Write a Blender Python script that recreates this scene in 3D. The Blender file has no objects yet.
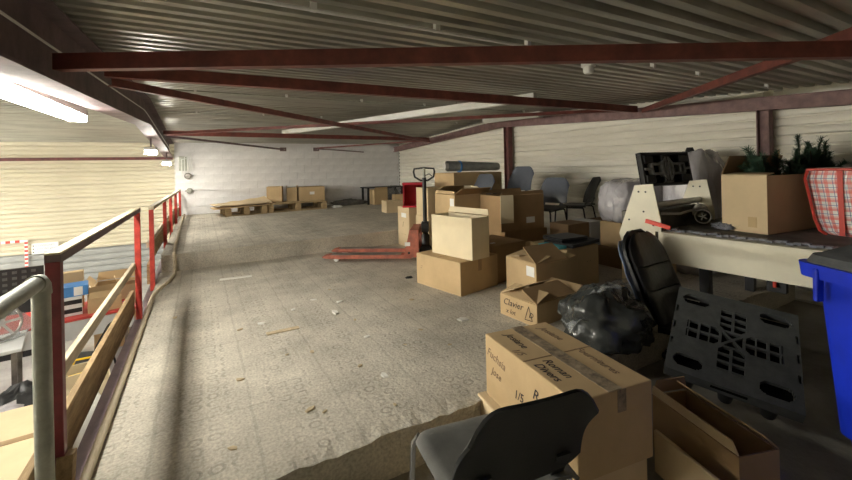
import bpy, bmesh, math, random
from mathutils import Vector, Matrix, noise
random.seed(7)
S = bpy.context.scene
C = S.collection
# ---------------------------------------------------------------- camera
F_PX, CX, CY = 400.0, 426.0, 166.7          # focal length and principal point in the 852x480 frame
YAW, ROLL, EYE = math.radians(29.5), math.radians(1.3), 1.25
fw = Vector((math.sin(YAW), math.cos(YAW), 0)); r0 = Vector((math.cos(YAW), -math.sin(YAW), 0)); u0 = Vector((0, 0, 1))
RT = r0*math.cos(ROLL) - u0*math.sin(ROLL); UP = u0*math.cos(ROLL) + r0*math.sin(ROLL)
EYEP = Vector((0, 0, EYE))
cam = bpy.data.objects.new('camera', bpy.data.cameras.new('camera')); C.objects.link(cam)
cam.data.sensor_width = 36; cam.data.lens = F_PX/852*36; cam.data.clip_start = .05
cam.data.shift_y = -(240-CY)/852
m3 = Matrix((RT, UP, -fw)).transposed()
cam.matrix_world = Matrix.Translation(EYEP) @ m3.to_4x4()
S.camera = cam
def ray(x, y): return fw + RT*((x-CX)/F_PX) - UP*((y-CY)/F_PX)
def gz(x, y, z): d = ray(x, y); return EYEP + d*((z-EYE)/d.z)
def gx(x, y, X): d = ray(x, y); return EYEP + d*(X/d.x)
def gy(x, y, Y): d = ray(x, y); return EYEP + d*(Y/d.y)
# ---------------------------------------------------------------- world, exposure
w = bpy.data.worlds.new('world'); S.world = w; w.use_nodes = True
w.node_tree.nodes['Background'].inputs[0].default_value = (.9, .93, 1, 1)
w.node_tree.nodes['Background'].inputs[1].default_value = .02
S.view_settings.view_transform = 'Standard'; S.view_settings.look = 'None'
S.view_settings.gamma = 1; S.view_settings.use_curve_mapping = False
S.view_settings.exposure = 1.42
LAMP = 34.0          # radiance of the fluorescent tubes
# ---------------------------------------------------------------- materials
MATS = {}
def mat(name, col, rough=.6, metal=0, var=.15, vscale=6, bump=0, bscale=30, bdist=.02, spec=.4, alpha=1, emit=0, col2=None, stretch=None, trans=0, coat=0):
    if name in MATS: return MATS[name]
    m = bpy.data.materials.new(name); m.use_nodes = True; MATS[name] = m
    nt = m.node_tree; N = nt.nodes; L = nt.links; b = N['Principled BSDF']
    b.inputs['Roughness'].default_value = rough; b.inputs['Metallic'].default_value = metal
    b.inputs['Specular IOR Level'].default_value = spec; b.inputs['Alpha'].default_value = alpha
    b.inputs['Transmission Weight'].default_value = trans; b.inputs['Coat Weight'].default_value = coat
    tc = N.new('ShaderNodeTexCoord'); mp = N.new('ShaderNodeMapping'); L.new(tc.outputs['Object'], mp.inputs[0])
    if stretch: mp.inputs['Scale'].default_value = stretch
    nz = N.new('ShaderNodeTexNoise'); nz.inputs['Scale'].default_value = vscale; nz.inputs['Detail'].default_value = 6
    nz.inputs['Roughness'].default_value = .65
    L.new(mp.outputs[0], nz.inputs['Vector'])
    cr = N.new('ShaderNodeValToRGB'); c2 = col2 or tuple(c*(1-var*1.6) for c in col)
    cr.color_ramp.elements[0].position = .3; cr.color_ramp.elements[1].position = .68
    cr.color_ramp.elements[0].color = (*c2, 1); cr.color_ramp.elements[1].color = (*[min(1, c*(1+var*.4)) for c in col], 1)
    L.new(nz.outputs['Fac'], cr.inputs[0]); L.new(cr.outputs[0], b.inputs['Base Color'])
    if bump:
        n2 = N.new('ShaderNodeTexNoise'); n2.inputs['Scale'].default_value = bscale; n2.inputs['Detail'].default_value = 5
        L.new(mp.outputs[0], n2.inputs['Vector'])
        bp = N.new('ShaderNodeBump'); bp.inputs['Strength'].default_value = bump; bp.inputs['Distance'].default_value = bdist
        L.new(n2.outputs['Fac'], bp.inputs['Height']); L.new(bp.outputs[0], b.inputs['Normal'])
    if emit:
        b.inputs['Emission Color'].default_value = (*col, 1); b.inputs['Emission Strength'].default_value = emit
    return m
def concrete(name, col, imprint=True):
    m = mat(name, col, .93, 0, .2, 2.2, spec=.15); nt = m.node_tree; N = nt.nodes; L = nt.links; b = N['Principled BSDF']
    tc = N['Texture Coordinate']
    def math_(op, a, bb=None):
        n = N.new('ShaderNodeMath'); n.operation = op
        for i, v in ((0, a), (1, bb)):
            if v is None: continue
            if isinstance(v, (int, float)): n.inputs[i].default_value = v
            else: L.new(v, n.inputs[i])
        return n.outputs[0]
    sp = N.new('ShaderNodeSeparateXYZ'); L.new(tc.outputs['Object'], sp.inputs[0])
    fine = N.new('ShaderNodeTexNoise'); fine.inputs['Scale'].default_value = 38; fine.inputs['Detail'].default_value = 8; L.new(tc.outputs['Object'], fine.inputs['Vector'])
    mid = N.new('ShaderNodeTexNoise'); mid.inputs['Scale'].default_value = 5; mid.inputs['Detail'].default_value = 6; L.new(tc.outputs['Object'], mid.inputs['Vector'])
    h = math_('ADD', math_('MULTIPLY', fine.outputs['Fac'], .5), math_('MULTIPLY', mid.outputs['Fac'], .6))
    if imprint:
        # board-marked lanes that run in depth, each lane holding rows of pressed ring marks
        wob = math_('MULTIPLY', math_('SUBTRACT', mid.outputs['Fac'], .5), .035)
        xs = math_('ADD', sp.outputs['X'], wob); ys = math_('ADD', sp.outputs['Y'], wob)
        geo = N.new('ShaderNodeNewGeometry'); gs = N.new('ShaderNodeSeparateXYZ'); L.new(geo.outputs['True Normal'], gs.inputs[0]); flat = math_('GREATER_THAN', gs.outputs['Z'], .7)
        lane = math_('FRACT', math_('DIVIDE', xs, .43))
        groove = math_('MULTIPLY', math_('LESS_THAN', math_('ABSOLUTE', math_('SUBTRACT', lane, .5)), .018), flat)
        inlane = math_('MULTIPLY', math_('GREATER_THAN', math_('ABSOLUTE', math_('SUBTRACT', lane, .5)), .22), flat)
        gx_ = math_('DIVIDE', xs, .086); gy_ = math_('DIVIDE', ys, .078)
        cx = math_('SUBTRACT', math_('FRACT', gx_), .5); cy = math_('SUBTRACT', math_('FRACT', gy_), .5)
        cid = N.new('ShaderNodeCombineXYZ'); L.new(math_('FLOOR', gx_), cid.inputs[0]); L.new(math_('FLOOR', gy_), cid.inputs[1])
        wn = N.new('ShaderNodeTexWhiteNoise'); wn.noise_dimensions = '2D'; L.new(cid.outputs[0], wn.inputs['Vector'])
        rad = math_('SQRT', math_('ADD', math_('MULTIPLY', cx, cx), math_('MULTIPLY', cy, cy)))
        ring = math_('LESS_THAN', math_('ABSOLUTE', math_('SUBTRACT', rad, .31)), .085)
        sq = math_('MAXIMUM', math_('ABSOLUTE', cx), math_('ABSOLUTE', cy))
        hook = math_('MULTIPLY', math_('LESS_THAN', math_('ABSOLUTE', math_('SUBTRACT', sq, .32)), .08), math_('GREATER_THAN', cx, -.2))
        pick = math_('GREATER_THAN', wn.outputs['Value'], .45)
        shape = math_('ADD', math_('MULTIPLY', ring, pick), math_('MULTIPLY', hook, math_('SUBTRACT', 1.0, pick)))
        shape = math_('MULTIPLY', shape, math_('GREATER_THAN', wn.outputs['Value'], .12))
        worn = math_('MULTIPLY', math_('SUBTRACT', mid.outputs['Fac'], .36), 5.0)
        wc = N.new('ShaderNodeClamp'); L.new(worn, wc.inputs[0])
        mark = math_('MULTIPLY', math_('MULTIPLY', shape, inlane), wc.outputs[0])
        cross = math_('LESS_THAN', math_('ABSOLUTE', math_('SUBTRACT', math_('FRACT', math_('DIVIDE', ys, .93)), .5)), .011)
        cross = math_('MULTIPLY', cross, math_('GREATER_THAN', fine.outputs['Fac'], .45))
        h = math_('SUBTRACT', h, math_('MULTIPLY', mark, .45)); h = math_('SUBTRACT', h, math_('MULTIPLY', math_('ADD', groove, cross), .4))
        # settled dirt plus relief shade painted into the pressed marks and joints, and fine speckle of the concrete
        dirt_shade = math_('SUBTRACT', 1.0, math_('ADD', math_('MULTIPLY', mark, .24), math_('MULTIPLY', math_('ADD', groove, cross), .13)))
        sp2 = N.new('ShaderNodeTexNoise'); sp2.inputs['Scale'].default_value = 70; sp2.inputs['Detail'].default_value = 4; L.new(tc.outputs['Object'], sp2.inputs['Vector'])
        speck = math_('ADD', .45, math_('MULTIPLY', sp2.outputs['Fac'], 1.1))
        tot = math_('MULTIPLY', dirt_shade, speck)
        src = b.inputs['Base Color'].links[0].from_socket
        mx = N.new('ShaderNodeVectorMath'); mx.operation = 'SCALE'; L.new(src, mx.inputs[0]); L.new(tot, mx.inputs['Scale']); L.new(mx.outputs[0], b.inputs['Base Color'])
    bp = N.new('ShaderNodeBump'); bp.inputs['Strength'].default_value = .85; bp.inputs['Distance'].default_value = .016
    L.new(h, bp.inputs['Height']); L.new(bp.outputs[0], b.inputs['Normal'])
    return m
concrete('concrete_floor', (.57, .525, .44)); concrete('concrete_plain', (.34, .32, .275), False)
concrete('hall_floor', (.42, .41, .39), False)
mat('white_block', (.84, .83, .83), .9, 0, .10, 3, bump=.35, bscale=40, col2=(.68, .67, .67))
mat('mortar', (.78, .77, .76), .95, 0, .2, 8, bump=.3)
mat('cream_sheet', (.66, .61, .47), .42, 0, .10, 1.3, bump=.05, bscale=8, col2=(.56, .51, .385), stretch=(1, 1, 5))
mat('lit_cream_sheet', (.86, .83, .75), .34, 0, .10, 1.3, bump=.05, bscale=8, col2=(.76, .73, .64), stretch=(1, 1, 5))  # same cladding as cream_sheet, with the right wall's brightness put into the colour
mat('grey_sheet', (.36, .37, .36), .5, 0, .12, 2, stretch=(1, 1, 4))
mat('roof_sheet', (.43, .425, .37), .34, .65, .35, 3, bump=.12, bscale=10, col2=(.25, .248, .21), stretch=(.35, 4, 1))
mat('maroon_steel', (.17, .055, .05), .55, 0, .3, 9, col2=(.085, .035, .033), bump=.1)
mat('mauve_steel', (.25, .15, .145), .6, 0, .3, 9, col2=(.15, .09, .088), bump=.1)
mat('dark_steel', (.19, .13, .135), .6, 0, .3, 5, col2=(.10, .07, .075), bump=.1)
mat('orange_red_steel', (.22, .065, .048), .5, 0, .3, 7, col2=(.10, .034, .03))
mat('red_rail', (.62, .07, .05), .45, 0, .25, 9, col2=(.30, .03, .025))
mat('grey_tube', (.42, .43, .37), .5, .3, .2, 12, bump=.1)
mat('rail_wood', (.62, .54, .40), .7, 0, .25, 5, bump=.2, stretch=(8, 1, 8), col2=(.42, .34, .22))
mat('plank_wood', (.42, .29, .15), .8, 0, .35, 5, bump=.25, stretch=(8, 1, 8), col2=(.20, .13, .065))
mat('pallet_wood', (.50, .37, .20), .8, 0, .3, 5, bump=.25, stretch=(1, 8, 8), col2=(.30, .21, .11))
mat('card_light', (.68, .535, .34), .85, 0, .07, 3, bump=.05, bscale=60, spec=.2)
mat('card_tan', (.58, .42, .235), .85, 0, .09, 3, bump=.05, bscale=60, spec=.2)
mat('card_brown', (.40, .265, .14), .85, 0, .10, 3, bump=.05, bscale=60, spec=.2)
mat('card_dark', (.27, .18, .10), .85, 0, .10, 3, bump=.05, bscale=60, spec=.2)
mat('card_inner', (.36, .27, .155), .9, 0, .1, 3, spec=.15)
mat('card_pale', (.80, .69, .48), .85, 0, .06, 3, bump=.05, bscale=60, spec=.2)
mat('tape_brown', (.38, .26, .14), .3, 0, .1, 9)
mat('tape_dark', (.42, .33, .22), .4, 0, .1, 26, col2=(.09, .065, .045))
mat('roll_grey', (.36, .37, .35), .6, 0, .2, 9)
mat('ink', (.035, .028, .03), .7, 0, .1); mat('ink_faint', (.24, .16, .10), .8, 0, .1)
mat('label_white', (.82, .82, .80), .5, 0, .04); mat('label_blue', (.35, .40, .55), .5)
mat('white_paint', (.83, .83, .80), .45, 0, .05); mat('white_plastic', (.80, .80, .77), .4, 0, .05)
mat('tube_glow', (1.0, .965, .86), .4, 0, 0, emit=LAMP)
mat('added_hall_glow', (1.0, .965, .88), .4, 0, 0, emit=88.0)
mat('flood_glow', (1.0, .96, .86), .4, 0, 0, emit=LAMP*2)
mat('chair_seat', (.15, .15, .138), .6, 0, .2, 9, col2=(.105, .105, .097), bump=.06, bscale=200)
mat('chair_dark', (.032, .034, .034), .45, 0, .2, 5, bump=.05, bscale=150)
mat('chair_blue', (.15, .165, .20), .22, 0, .1, 5); mat('chrome', (.55, .55, .56), .25, .9, .1)
mat('black_plastic', (.022, .022, .023), .5, 0, .2, 9); mat('black_metal', (.03, .03, .032), .4, .3, .2)
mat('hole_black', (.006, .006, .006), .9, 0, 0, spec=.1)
mat('charcoal_plastic', (.085, .09, .088), .55, 0, .2, 14, bump=.1, bscale=90, col2=(.055, .058, .057))
mat('truck_red', (.52, .16, .10), .55, 0, .35, 9, col2=(.27, .10, .075)); mat('bare_steel', (.40, .37, .34), .4, .8, .3)
mat('crate_red', (.62, .03, .055), .45, 0, .1, 5)
mat('leather_black', (.018, .018, .019), .32, 0, .2, 7, bump=.15, bscale=30)
mat('bin_blue', (.008, .035, .62), .42, 0, .15, 4); mat('lid_grey', (.08, .085, .088), .6, 0, .2, 20, bump=.1, bscale=90)
mat('machine_cream', (.80, .755, .60), .45, 0, .07, 3); mat('mat_grey', (.17, .16, .14), .8, 0, .3, 7, bump=.2)
mat('bubble_blue', (.40, .42, .50), .25, 0, .35, 25, bump=.9, bscale=60, alpha=.8)
mat('wrap_grey', (.62, .60, .64), .13, 0, .10, 3, bump=.8, bscale=5, bdist=.05, alpha=.93, coat=1, stretch=(2.2, 2.2, .7))
mat('bag_smoke', (.055, .06, .058), .25, 0, .3, 3, bump=.8, bscale=6, bdist=.03, alpha=.96, coat=.5)
mat('bag_clear', (.50, .52, .52), .15, 0, .3, 6, bump=.8, bscale=14, alpha=.4)
mat('wrap_blue', (.30, .38, .58), .25, 0, .3, 6, bump=.7, bscale=16, alpha=.85)
mat('foil', (.60, .58, .53), .3, .6, .2, 8); mat('red_bar', (.75, .06, .03), .4, 0, .1)
mat('needle', (.065, .13, .078), .6, 0, .5, 9, col2=(.02, .05, .03))
mat('rib_grey', (.22, .225, .215), .5, 0, .2, 9)
mat('shaded_red_post', (.23, .03, .035), .45, 0, .25, 9, col2=(.13, .02, .024)); mat('bark', (.09, .06, .04), .8)
mat('turquoise', (.10, .55, .62), .4, 0, .1); mat('table_red', (.62, .07, .06), .45, 0, .1, 6)
mat('hall_white', (.74, .75, .75), .35, 0, .06); mat('blue_print', (.08, .28, .66), .4, 0, .2, 5)
mat('yellow_plastic', (.80, .52, .02), .4, 0, .1); mat('stripe_red', (.65, .07, .05), .5, 0, .1)
mat('paper', (.78, .76, .70), .8, 0, .1); mat('chip_tan', (.55, .44, .28), .9, 0, .2, 30)
mat('blue_cable', (.05, .10, .45), .5)
def tartan():
    m = mat('tartan', (.8, .8, .78), .4, 0, .03); nt = m.node_tree; N = nt.nodes; L = nt.links; b = N['Principled BSDF']
    tc = N['Texture Coordinate']; sp = N.new('ShaderNodeSeparateXYZ'); L.new(tc.outputs['Object'], sp.inputs[0])
    def M(op, a, bb=None, c=None):
        n = N.new('ShaderNodeMath'); n.operation = op
        for i, v in ((0, a), (1, bb), (2, c)):
            if v is None: continue
            if isinstance(v, (int, float)): n.inputs[i].default_value = v
            else: L.new(v, n.inputs[i])
        return n.outputs[0]
    base = (.82, .80, .78, 1)
    cur = None
    hor = M('ADD', sp.outputs['X'], sp.outputs['Y'])
    for ax, per, off, wd, colr, fac in ((hor, .066, .0, .30, (.72, .07, .05, 1), .62), (sp.outputs['Z'], .066, .2, .30, (.72, .07, .05, 1), .62),
                                   (hor, .066, .5, .07, (.06, .09, .30, 1), .75), (sp.outputs['Z'], .066, .62, .07, (.06, .09, .30, 1), .75),
                                   (hor, .066, .72, .06, (.72, .07, .05, 1), .6), (sp.outputs['Z'], .066, .85, .06, (.72, .07, .05, 1), .6)):
        f = M('FRACT', M('ADD', M('DIVIDE', ax, per), off)); k = M('MULTIPLY', M('LESS_THAN', f, wd), fac)
        mx = N.new('ShaderNodeMix'); mx.data_type = 'RGBA'; L.new(k, mx.inputs[0])
        if cur is None: mx.inputs[6].default_value = base
        else: L.new(cur, mx.inputs[6])
        mx.inputs[7].default_value = colr; cur = mx.outputs[2]
    L.new(cur, b.inputs['Base Color'])
tartan()
# ---------------------------------------------------------------- builders
def obj(name, bm, material, parent=None, smooth=False, bevel=0, sharp=38):
    me = bpy.data.meshes.new(name); bm.normal_update(); bm.to_mesh(me); bm.free()
    o = bpy.data.objects.new(name, me); C.objects.link(o)
    me.materials.append(MATS[material])
    if smooth:
        me.polygons.foreach_set('use_smooth', [True]*len(me.polygons))
        if material not in ('wrap_grey', 'bag_smoke', 'bag_clear', 'bubble_blue', 'wrap_blue') and name not in ('rubbish_bag', 'sack'): me.set_sharp_from_angle(angle=math.radians(sharp))
    if parent: o.parent = parent
    if bevel:
        b = o.modifiers.new('bevel', 'BEVEL'); b.width = bevel; b.segments = 2; b.limit_method = 'ANGLE'
    return o
def tag(o, label, cat, group=None):
    o['label'] = label; o['category'] = cat
    if group: o['group'] = group
    return o
def thing(name, label, cat, loc=(0, 0, 0), rz=0, group=None):
    o = bpy.data.objects.new(name, None); C.objects.link(o); o.empty_display_size = .05
    o.location = loc; o.rotation_euler = (0, 0, rz)
    return tag(o, label, cat, group)
def struct(name, bm, material, **k):
    o = obj(name, bm, material, **k); o['kind'] = 'structure'; return o
def dup(root, loc, rz, label, group=None):
    r = root.copy(); C.objects.link(r); r.location = loc; r.rotation_euler = (0, 0, rz); r['label'] = label
    if group: r['group'] = group
    for ch in root.children:
        c = ch.copy(); C.objects.link(c); c.parent = r
        for g in ch.children:
            d = g.copy(); C.objects.link(d); d.parent = c
    return r
def B(): return bmesh.new()
def bx(bm, c, s, M=None):
    vs = [bm.verts.new((c[0]+i*s[0]/2, c[1]+j*s[1]/2, c[2]+k*s[2]/2)) for i in (-1, 1) for j in (-1, 1) for k in (-1, 1)]
    if M:
        for v in vs: v.co = M @ v.co
    for f in ((0, 1, 3, 2), (4, 6, 7, 5), (0, 4, 5, 1), (2, 3, 7, 6), (0, 2, 6, 4), (1, 5, 7, 3)): bm.faces.new([vs[i] for i in f])
    return bm
def box(c, s, M=None): return bx(B(), c, s, M)
def bar(p0, p1, w, h, up=(0, 0, 1), bm=None):
    bm = bm or B(); p0 = Vector(p0); p1 = Vector(p1); d = p1-p0; L = d.length; x = d/L
    y = Vector(up).cross(x).normalized(); z = x.cross(y)
    M = Matrix((x, y, z)).transposed().to_4x4(); M.translation = (p0+p1)/2
    return bx(bm, (0, 0, 0), (L, w, h), M)
def tube(pts, r, n=10, bm=None, close=True):
    bm = bm or B(); pts = [Vector(p) for p in pts]; rings = []; N = len(pts); ref = None
    for i, p in enumerate(pts):
        t = ((pts[min(i+1, N-1)]-p).normalized() + (p-pts[max(i-1, 0)]).normalized()); t.normalize()
        if ref is None: ref = Vector((0, 0, 1)) if abs(t.z) < .9 else Vector((1, 0, 0))
        a = (ref - t*ref.dot(t)).normalized(); ref = a; b = t.cross(a)
        rr = r[i] if isinstance(r, (list, tuple)) else r
        rings.append([bm.verts.new(p + (a*math.cos(k*2*math.pi/n)+b*math.sin(k*2*math.pi/n))*rr) for k in range(n)])
    for i in range(N-1):
        for k in range(n): bm.faces.new((rings[i][k], rings[i][(k+1) % n], rings[i+1][(k+1) % n], rings[i+1][k]))
    if close: bm.faces.new(rings[0][::-1]); bm.faces.new(rings[-1])
    return bm
def prism(poly, axis, a, b, bm=None):
    """poly: 2-D outline; axis 'x','y','z' is the extrusion direction from a to b"""
    bm = bm or B()
    def P(p, t): return {'x': (t, p[0], p[1]), 'y': (p[0], t, p[1]), 'z': (p[0], p[1], t)}[axis]
    v0 = [bm.verts.new(P(p, a)) for p in poly]; v1 = [bm.verts.new(P(p, b)) for p in poly]; n = len(poly)
    for i in range(n): bm.faces.new((v0[i], v0[(i+1) % n], v1[(i+1) % n], v1[i]))
    bm.faces.new(v0[::-1]); bm.faces.new(v1); bmesh.ops.recalc_face_normals(bm, faces=bm.faces[:])
    return bm
def lathe(prof, n=20, bm=None, M=None):
    bm = bm or B(); rings = []
    for r, z in prof:
        rings.append([bm.verts.new((r*math.cos(k*2*math.pi/n), r*math.sin(k*2*math.pi/n), z)) for k in range(n)])
    if M:
        for R in rings:
            for v in R: v.co = M @ v.co
    for i in range(len(rings)-1):
        for k in range(n): bm.faces.new((rings[i][k], rings[i][(k+1) % n], rings[i+1][(k+1) % n], rings[i+1][k]))
    bm.faces.new(rings[0][::-1]); bm.faces.new(rings[-1]); return bm
def shell(fn, nu, nv, th, bm=None):
    """thick curved sheet from fn(u,v) with u,v in 0..1"""
    bm = bm or B(); P = [[Vector(fn(i/nu, j/nv)) for j in range(nv+1)] for i in range(nu+1)]
    A = []; Bk = []
    for i in range(nu+1):
        ra = []; rb = []
        for j in range(nv+1):
            du = P[min(i+1, nu)][j]-P[max(i-1, 0)][j]; dv = P[i][min(j+1, nv)]-P[i][max(j-1, 0)][:]if False else P[i][min(j+1, nv)]-P[i][max(j-1, 0)]
            n = du.cross(dv).normalized()
            ra.append(bm.verts.new(P[i][j]+n*th/2)); rb.append(bm.verts.new(P[i][j]-n*th/2))
        A.append(ra); Bk.append(rb)
    for i in range(nu):
        for j in range(nv):
            bm.faces.new((A[i][j], A[i+1][j], A[i+1][j+1], A[i][j+1])); bm.faces.new((Bk[i][j], Bk[i][j+1], Bk[i+1][j+1], Bk[i+1][j]))
    for i in range(nu):
        bm.faces.new((A[i][0], Bk[i][0], Bk[i+1][0], A[i+1][0])); bm.faces.new((A[i][nv], A[i+1][nv], Bk[i+1][nv], Bk[i][nv]))
    for j in range(nv):
        bm.faces.new((A[0][j], A[0][j+1], Bk[0][j+1], Bk[0][j])); bm.faces.new((A[nu][j], Bk[nu][j], Bk[nu][j+1], A[nu][j+1]))
    return bm
def lump(size, seed, amp=.18, freq=2.2, n=28, flat=.35, power=2.6):
    """a sagging sack-like closed form resting on z=0"""
    bm = B(); bmesh.ops.create_uvsphere(bm, u_segments=n*2, v_segments=n, radius=1)
    for v in bm.verts:
        d = v.co.copy(); q = (abs(d.x)**power+abs(d.y)**power+abs(d.z)**power)**(-1/power)
        k = 1 + amp*noise.noise(d*freq+Vector((seed, 0, 0))) + amp*.5*noise.noise(d*freq*2.7+Vector((0, seed, 0)))
        k += amp*.35*abs(noise.noise(Vector((d.x*7, d.y*7, d.z*2.2+seed)))) - amp*.5*(1-abs(noise.noise(d*4.3+Vector((2*seed, 1, 0)))))**6
        c = d*q*k; z = max(c.z, -flat); v.co = Vector((c.x*size[0]/2, c.y*size[1]/2, (z+flat)/(1+flat)*size[2]))
    return bm
def text_mesh(s, size, shear=.25, depth=.0006):
    cu = bpy.data.curves.new('t', 'FONT'); cu.body = s; cu.size = size; cu.shear = shear; cu.extrude = depth; cu.align_x = 'CENTER'; cu.align_y = 'CENTER'; cu.resolution_u = 2
    o = bpy.data.objects.new('t', cu); C.objects.link(o); dg = bpy.context.evaluated_depsgraph_get(); dg.update()
    me = bpy.data.meshes.new_from_object(o.evaluated_get(dg)); bpy.data.objects.remove(o); bpy.data.curves.remove(cu)
    return me
def face_frame(face, w, d, h):
    """origin (centre), right, up, normal of a carton face in local space (carton stands on z=0, centred)"""
    return {'-x': (Vector((-w/2, 0, h/2)), Vector((0, -1, 0)), Vector((0, 0, 1)), Vector((-1, 0, 0))),
            '-y': (Vector((0, -d/2, h/2)), Vector((1, 0, 0)), Vector((0, 0, 1)), Vector((0, -1, 0))),
            'top': (Vector((0, 0, h)), Vector((0, -1, 0)), Vector((1, 0, 0)), Vector((0, 0, 1)))}[face]
def face_patch(parent, name, face, dims, u, v, pw, ph, material, lift=.0015, rot=0):
    o, r, up, n = face_frame(face, *dims); c = o + r*u + up*v + n*lift
    M = Matrix((r, up, n)).transposed().to_4x4() @ Matrix.Rotation(rot, 4, 'Z'); M.translation = c
    return obj(name, box((0, 0, 0), (pw, ph, .002), M), material, parent)
def face_text(parent, s, face, dims, u, v, size, rot=0, material='ink', shear=.3, name='handwriting', lift=.0012):
    o, r, up, n = face_frame(face, *dims); c = o + r*u + up*v + n*lift
    M = Matrix((r, up, n)).transposed().to_4x4() @ Matrix.Rotation(rot, 4, 'Z'); M.translation = c
    me = text_mesh(s, size, shear); me.transform(M); t = bpy.data.objects.new(name, me); C.objects.link(t)
    me.materials.clear(); me.materials.append(MATS[material]); t.parent = parent; return t
def carton(label, cx, cy, z0, yaw, w, d, h, material='card_tan', opened=False, flaps=(), tape=None, stickers=(), group=None, name='cardboard_box', cat='box', seam=True):
    """flaps: (side, angle, length[, material]); angle 0 = closed flat, 90 = upright, 180 = flat outside, 250 = hanging"""
    t = thing(name, label, cat, (cx, cy, z0), yaw, group); th = .008
    if not opened:
        obj('body', box((0, 0, h/2), (w, d, h)), material, t, bevel=.006)
        if seam: obj('flap_seam', box((0, 0, h+.0008), (w*.995, .006, .0016)), 'card_dark', t)
    else:
        bm = B(); bx(bm, (0, 0, th/2), (w, d, th))
        bx(bm, (-w/2+th/2, 0, h/2+th/2), (th, d, h-th)); bx(bm, (w/2-th/2, 0, h/2+th/2), (th, d, h-th))
        bx(bm, (0, -d/2+th/2, h/2+th/2), (w-2*th, th, h-th)); bx(bm, (0, d/2-th/2, h/2+th/2), (w-2*th, th, h-th))
        obj('body', bm, material, t)
    for fl in flaps:
        side, ang, ln = fl[:3]; fm = fl[3] if len(fl) > 3 else material
        a = math.radians(ang); o = {'-x': (Vector((-w/2, 0, h)), Vector((0, 1, 0)), Vector((1, 0, 0)), d), '+x': (Vector((w/2, 0, h)), Vector((0, 1, 0)), Vector((-1, 0, 0)), d),
             '-y': (Vector((0, -d/2, h)), Vector((1, 0, 0)), Vector((0, 1, 0)), w), '+y': (Vector((0, d/2, h)), Vector((1, 0, 0)), Vector((0, -1, 0)), w)}[side]
        org, along, inn, ln2 = o; dr = inn*math.cos(a) + Vector((0, 0, 1))*math.sin(a); nn = along.cross(dr)
        M = Matrix((along, dr, nn)).transposed().to_4x4(); M.translation = org + dr*(ln/2+.004) + Vector((0, 0, .004))
        bm = B(); sk = .02; vs = []
        for (a1, b1) in ((-ln2/2, -ln/2), (ln2/2, -ln/2), (ln2/2-sk, ln/2), (-ln2/2+sk, ln/2)):
            for zz in (-.003, .003): vs.append(bm.verts.new(M @ Vector((a1, b1, zz))))
        for f in ((0, 2, 4, 6), (1, 7, 5, 3), (0, 1, 3, 2), (2, 3, 5, 4), (4, 5, 7, 6), (6, 7, 1, 0)): bm.faces.new([vs[i] for i in f])
        bmesh.ops.recalc_face_normals(bm, faces=bm.faces[:]); obj('flap', bm, fm, t)
    if tape: obj('tape', box((0, 0, h+.002), (w*1.0, .055, .002)), tape, t)
    for st in stickers: face_patch(t, 'shipping_label', st[0], (w, d, h), *st[1:5], st[5] if len(st) > 5 else 'label_white')
    t['dims'] = (w, d, h)
    return t
def from_px(Lp, Cp, Rp, z):
    """centre, yaw, w (along C->R), d (along C->L) of a rectangle seen at height z"""
    c = gz(*Cp, z); l = gz(*Lp, z); r = gz(*Rp, z); e1 = l-c; e2 = r-c
    a2 = math.atan2(e2.y, e2.x); a1 = math.atan2(e1.y, e1.x)-math.pi/2; yaw = (a1*e1.length+a2*e2.length)/(e1.length+e2.length)
    w_, d_ = e2.length, e1.length; X = Vector((math.cos(yaw), math.sin(yaw), 0)); Y = Vector((-X.y, X.x, 0))
    m = c + X*w_/2 + Y*d_/2
    return m.x, m.y, yaw, w_, d_
# ================================================================ THE SETTING
RIDGE = 6.2
def rz_(y): return 2.22 - .054*abs(y-RIDGE)
XR, YB, XL, YF, ZH = 5.36, 11.2, -9.0, -3.0, -1.15
STEP = .22
def slab(name, x0, x1, y0, y1, z, drop, material, rough, nx=60, seed=0):
    bm = B(); ny = 6; g = []
    for i in range(nx+1):
        col = []; x = x0+(x1-x0)*i/nx
        for j in range(ny+1):
            y = y0+(y1-y0)*(j/ny)**2
            if j == 0:
                e = noise.noise(Vector((x*3.1+seed, 0, 0)))*rough + noise.noise(Vector((x*11+seed, 3, 0)))*rough*.7
                y += e
            zz = z - (abs(noise.noise(Vector((x*7, seed, 2))))*rough*.55 if j == 0 else 0)
            col.append(bm.verts.new((x, y, zz)))
        low = []
        for k in range(1, 4):
            low.append(bm.verts.new((x, y0+.012+noise.noise(Vector((x*5+seed, k*2.0, 1)))*rough*.6, z-drop*k/3)))
        g.append((col, low))
    for i in range(nx):
        a, al = g[i]; b, bl = g[i+1]
        for j in range(ny): bm.faces.new((a[j], b[j], b[j+1], a[j+1]))
        pa = [a[0]]+al; pb = [b[0]]+bl
        for k in range(3): bm.faces.new((pa[k+1], pb[k+1], pb[k], pa[k]))
    return struct(name, bm, material)
slab('floor', -.455, XR, 1.73, 5.99, 0, .26, 'concrete_floor', .035, 110, 1)
slab('floor_upper', -.44, XR, 5.97, YB+.05, STEP, .24, 'concrete_floor', .012, 60, 5)
struct('floor_lower', box((2.45, (YF+1.8)/2, -STEP-.05), (5.8, 1.8-YF, .1)), 'concrete_plain')
struct('floor_hall', box(((XL-.58)/2, (YF+YB)/2, ZH-.05), (-.58-XL, YB-YF, .1)), 'hall_floor')
struct('wall_quay', box((-.56, (YF+YB)/2, (ZH-.30)/2), (.14, YB-YF, -ZH-.30)), 'concrete_plain')
struct('trim_2', box((-.497, (1.8+YB)/2, -.09), (.075, YB-1.8, .06)), 'dark_steel')
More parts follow.
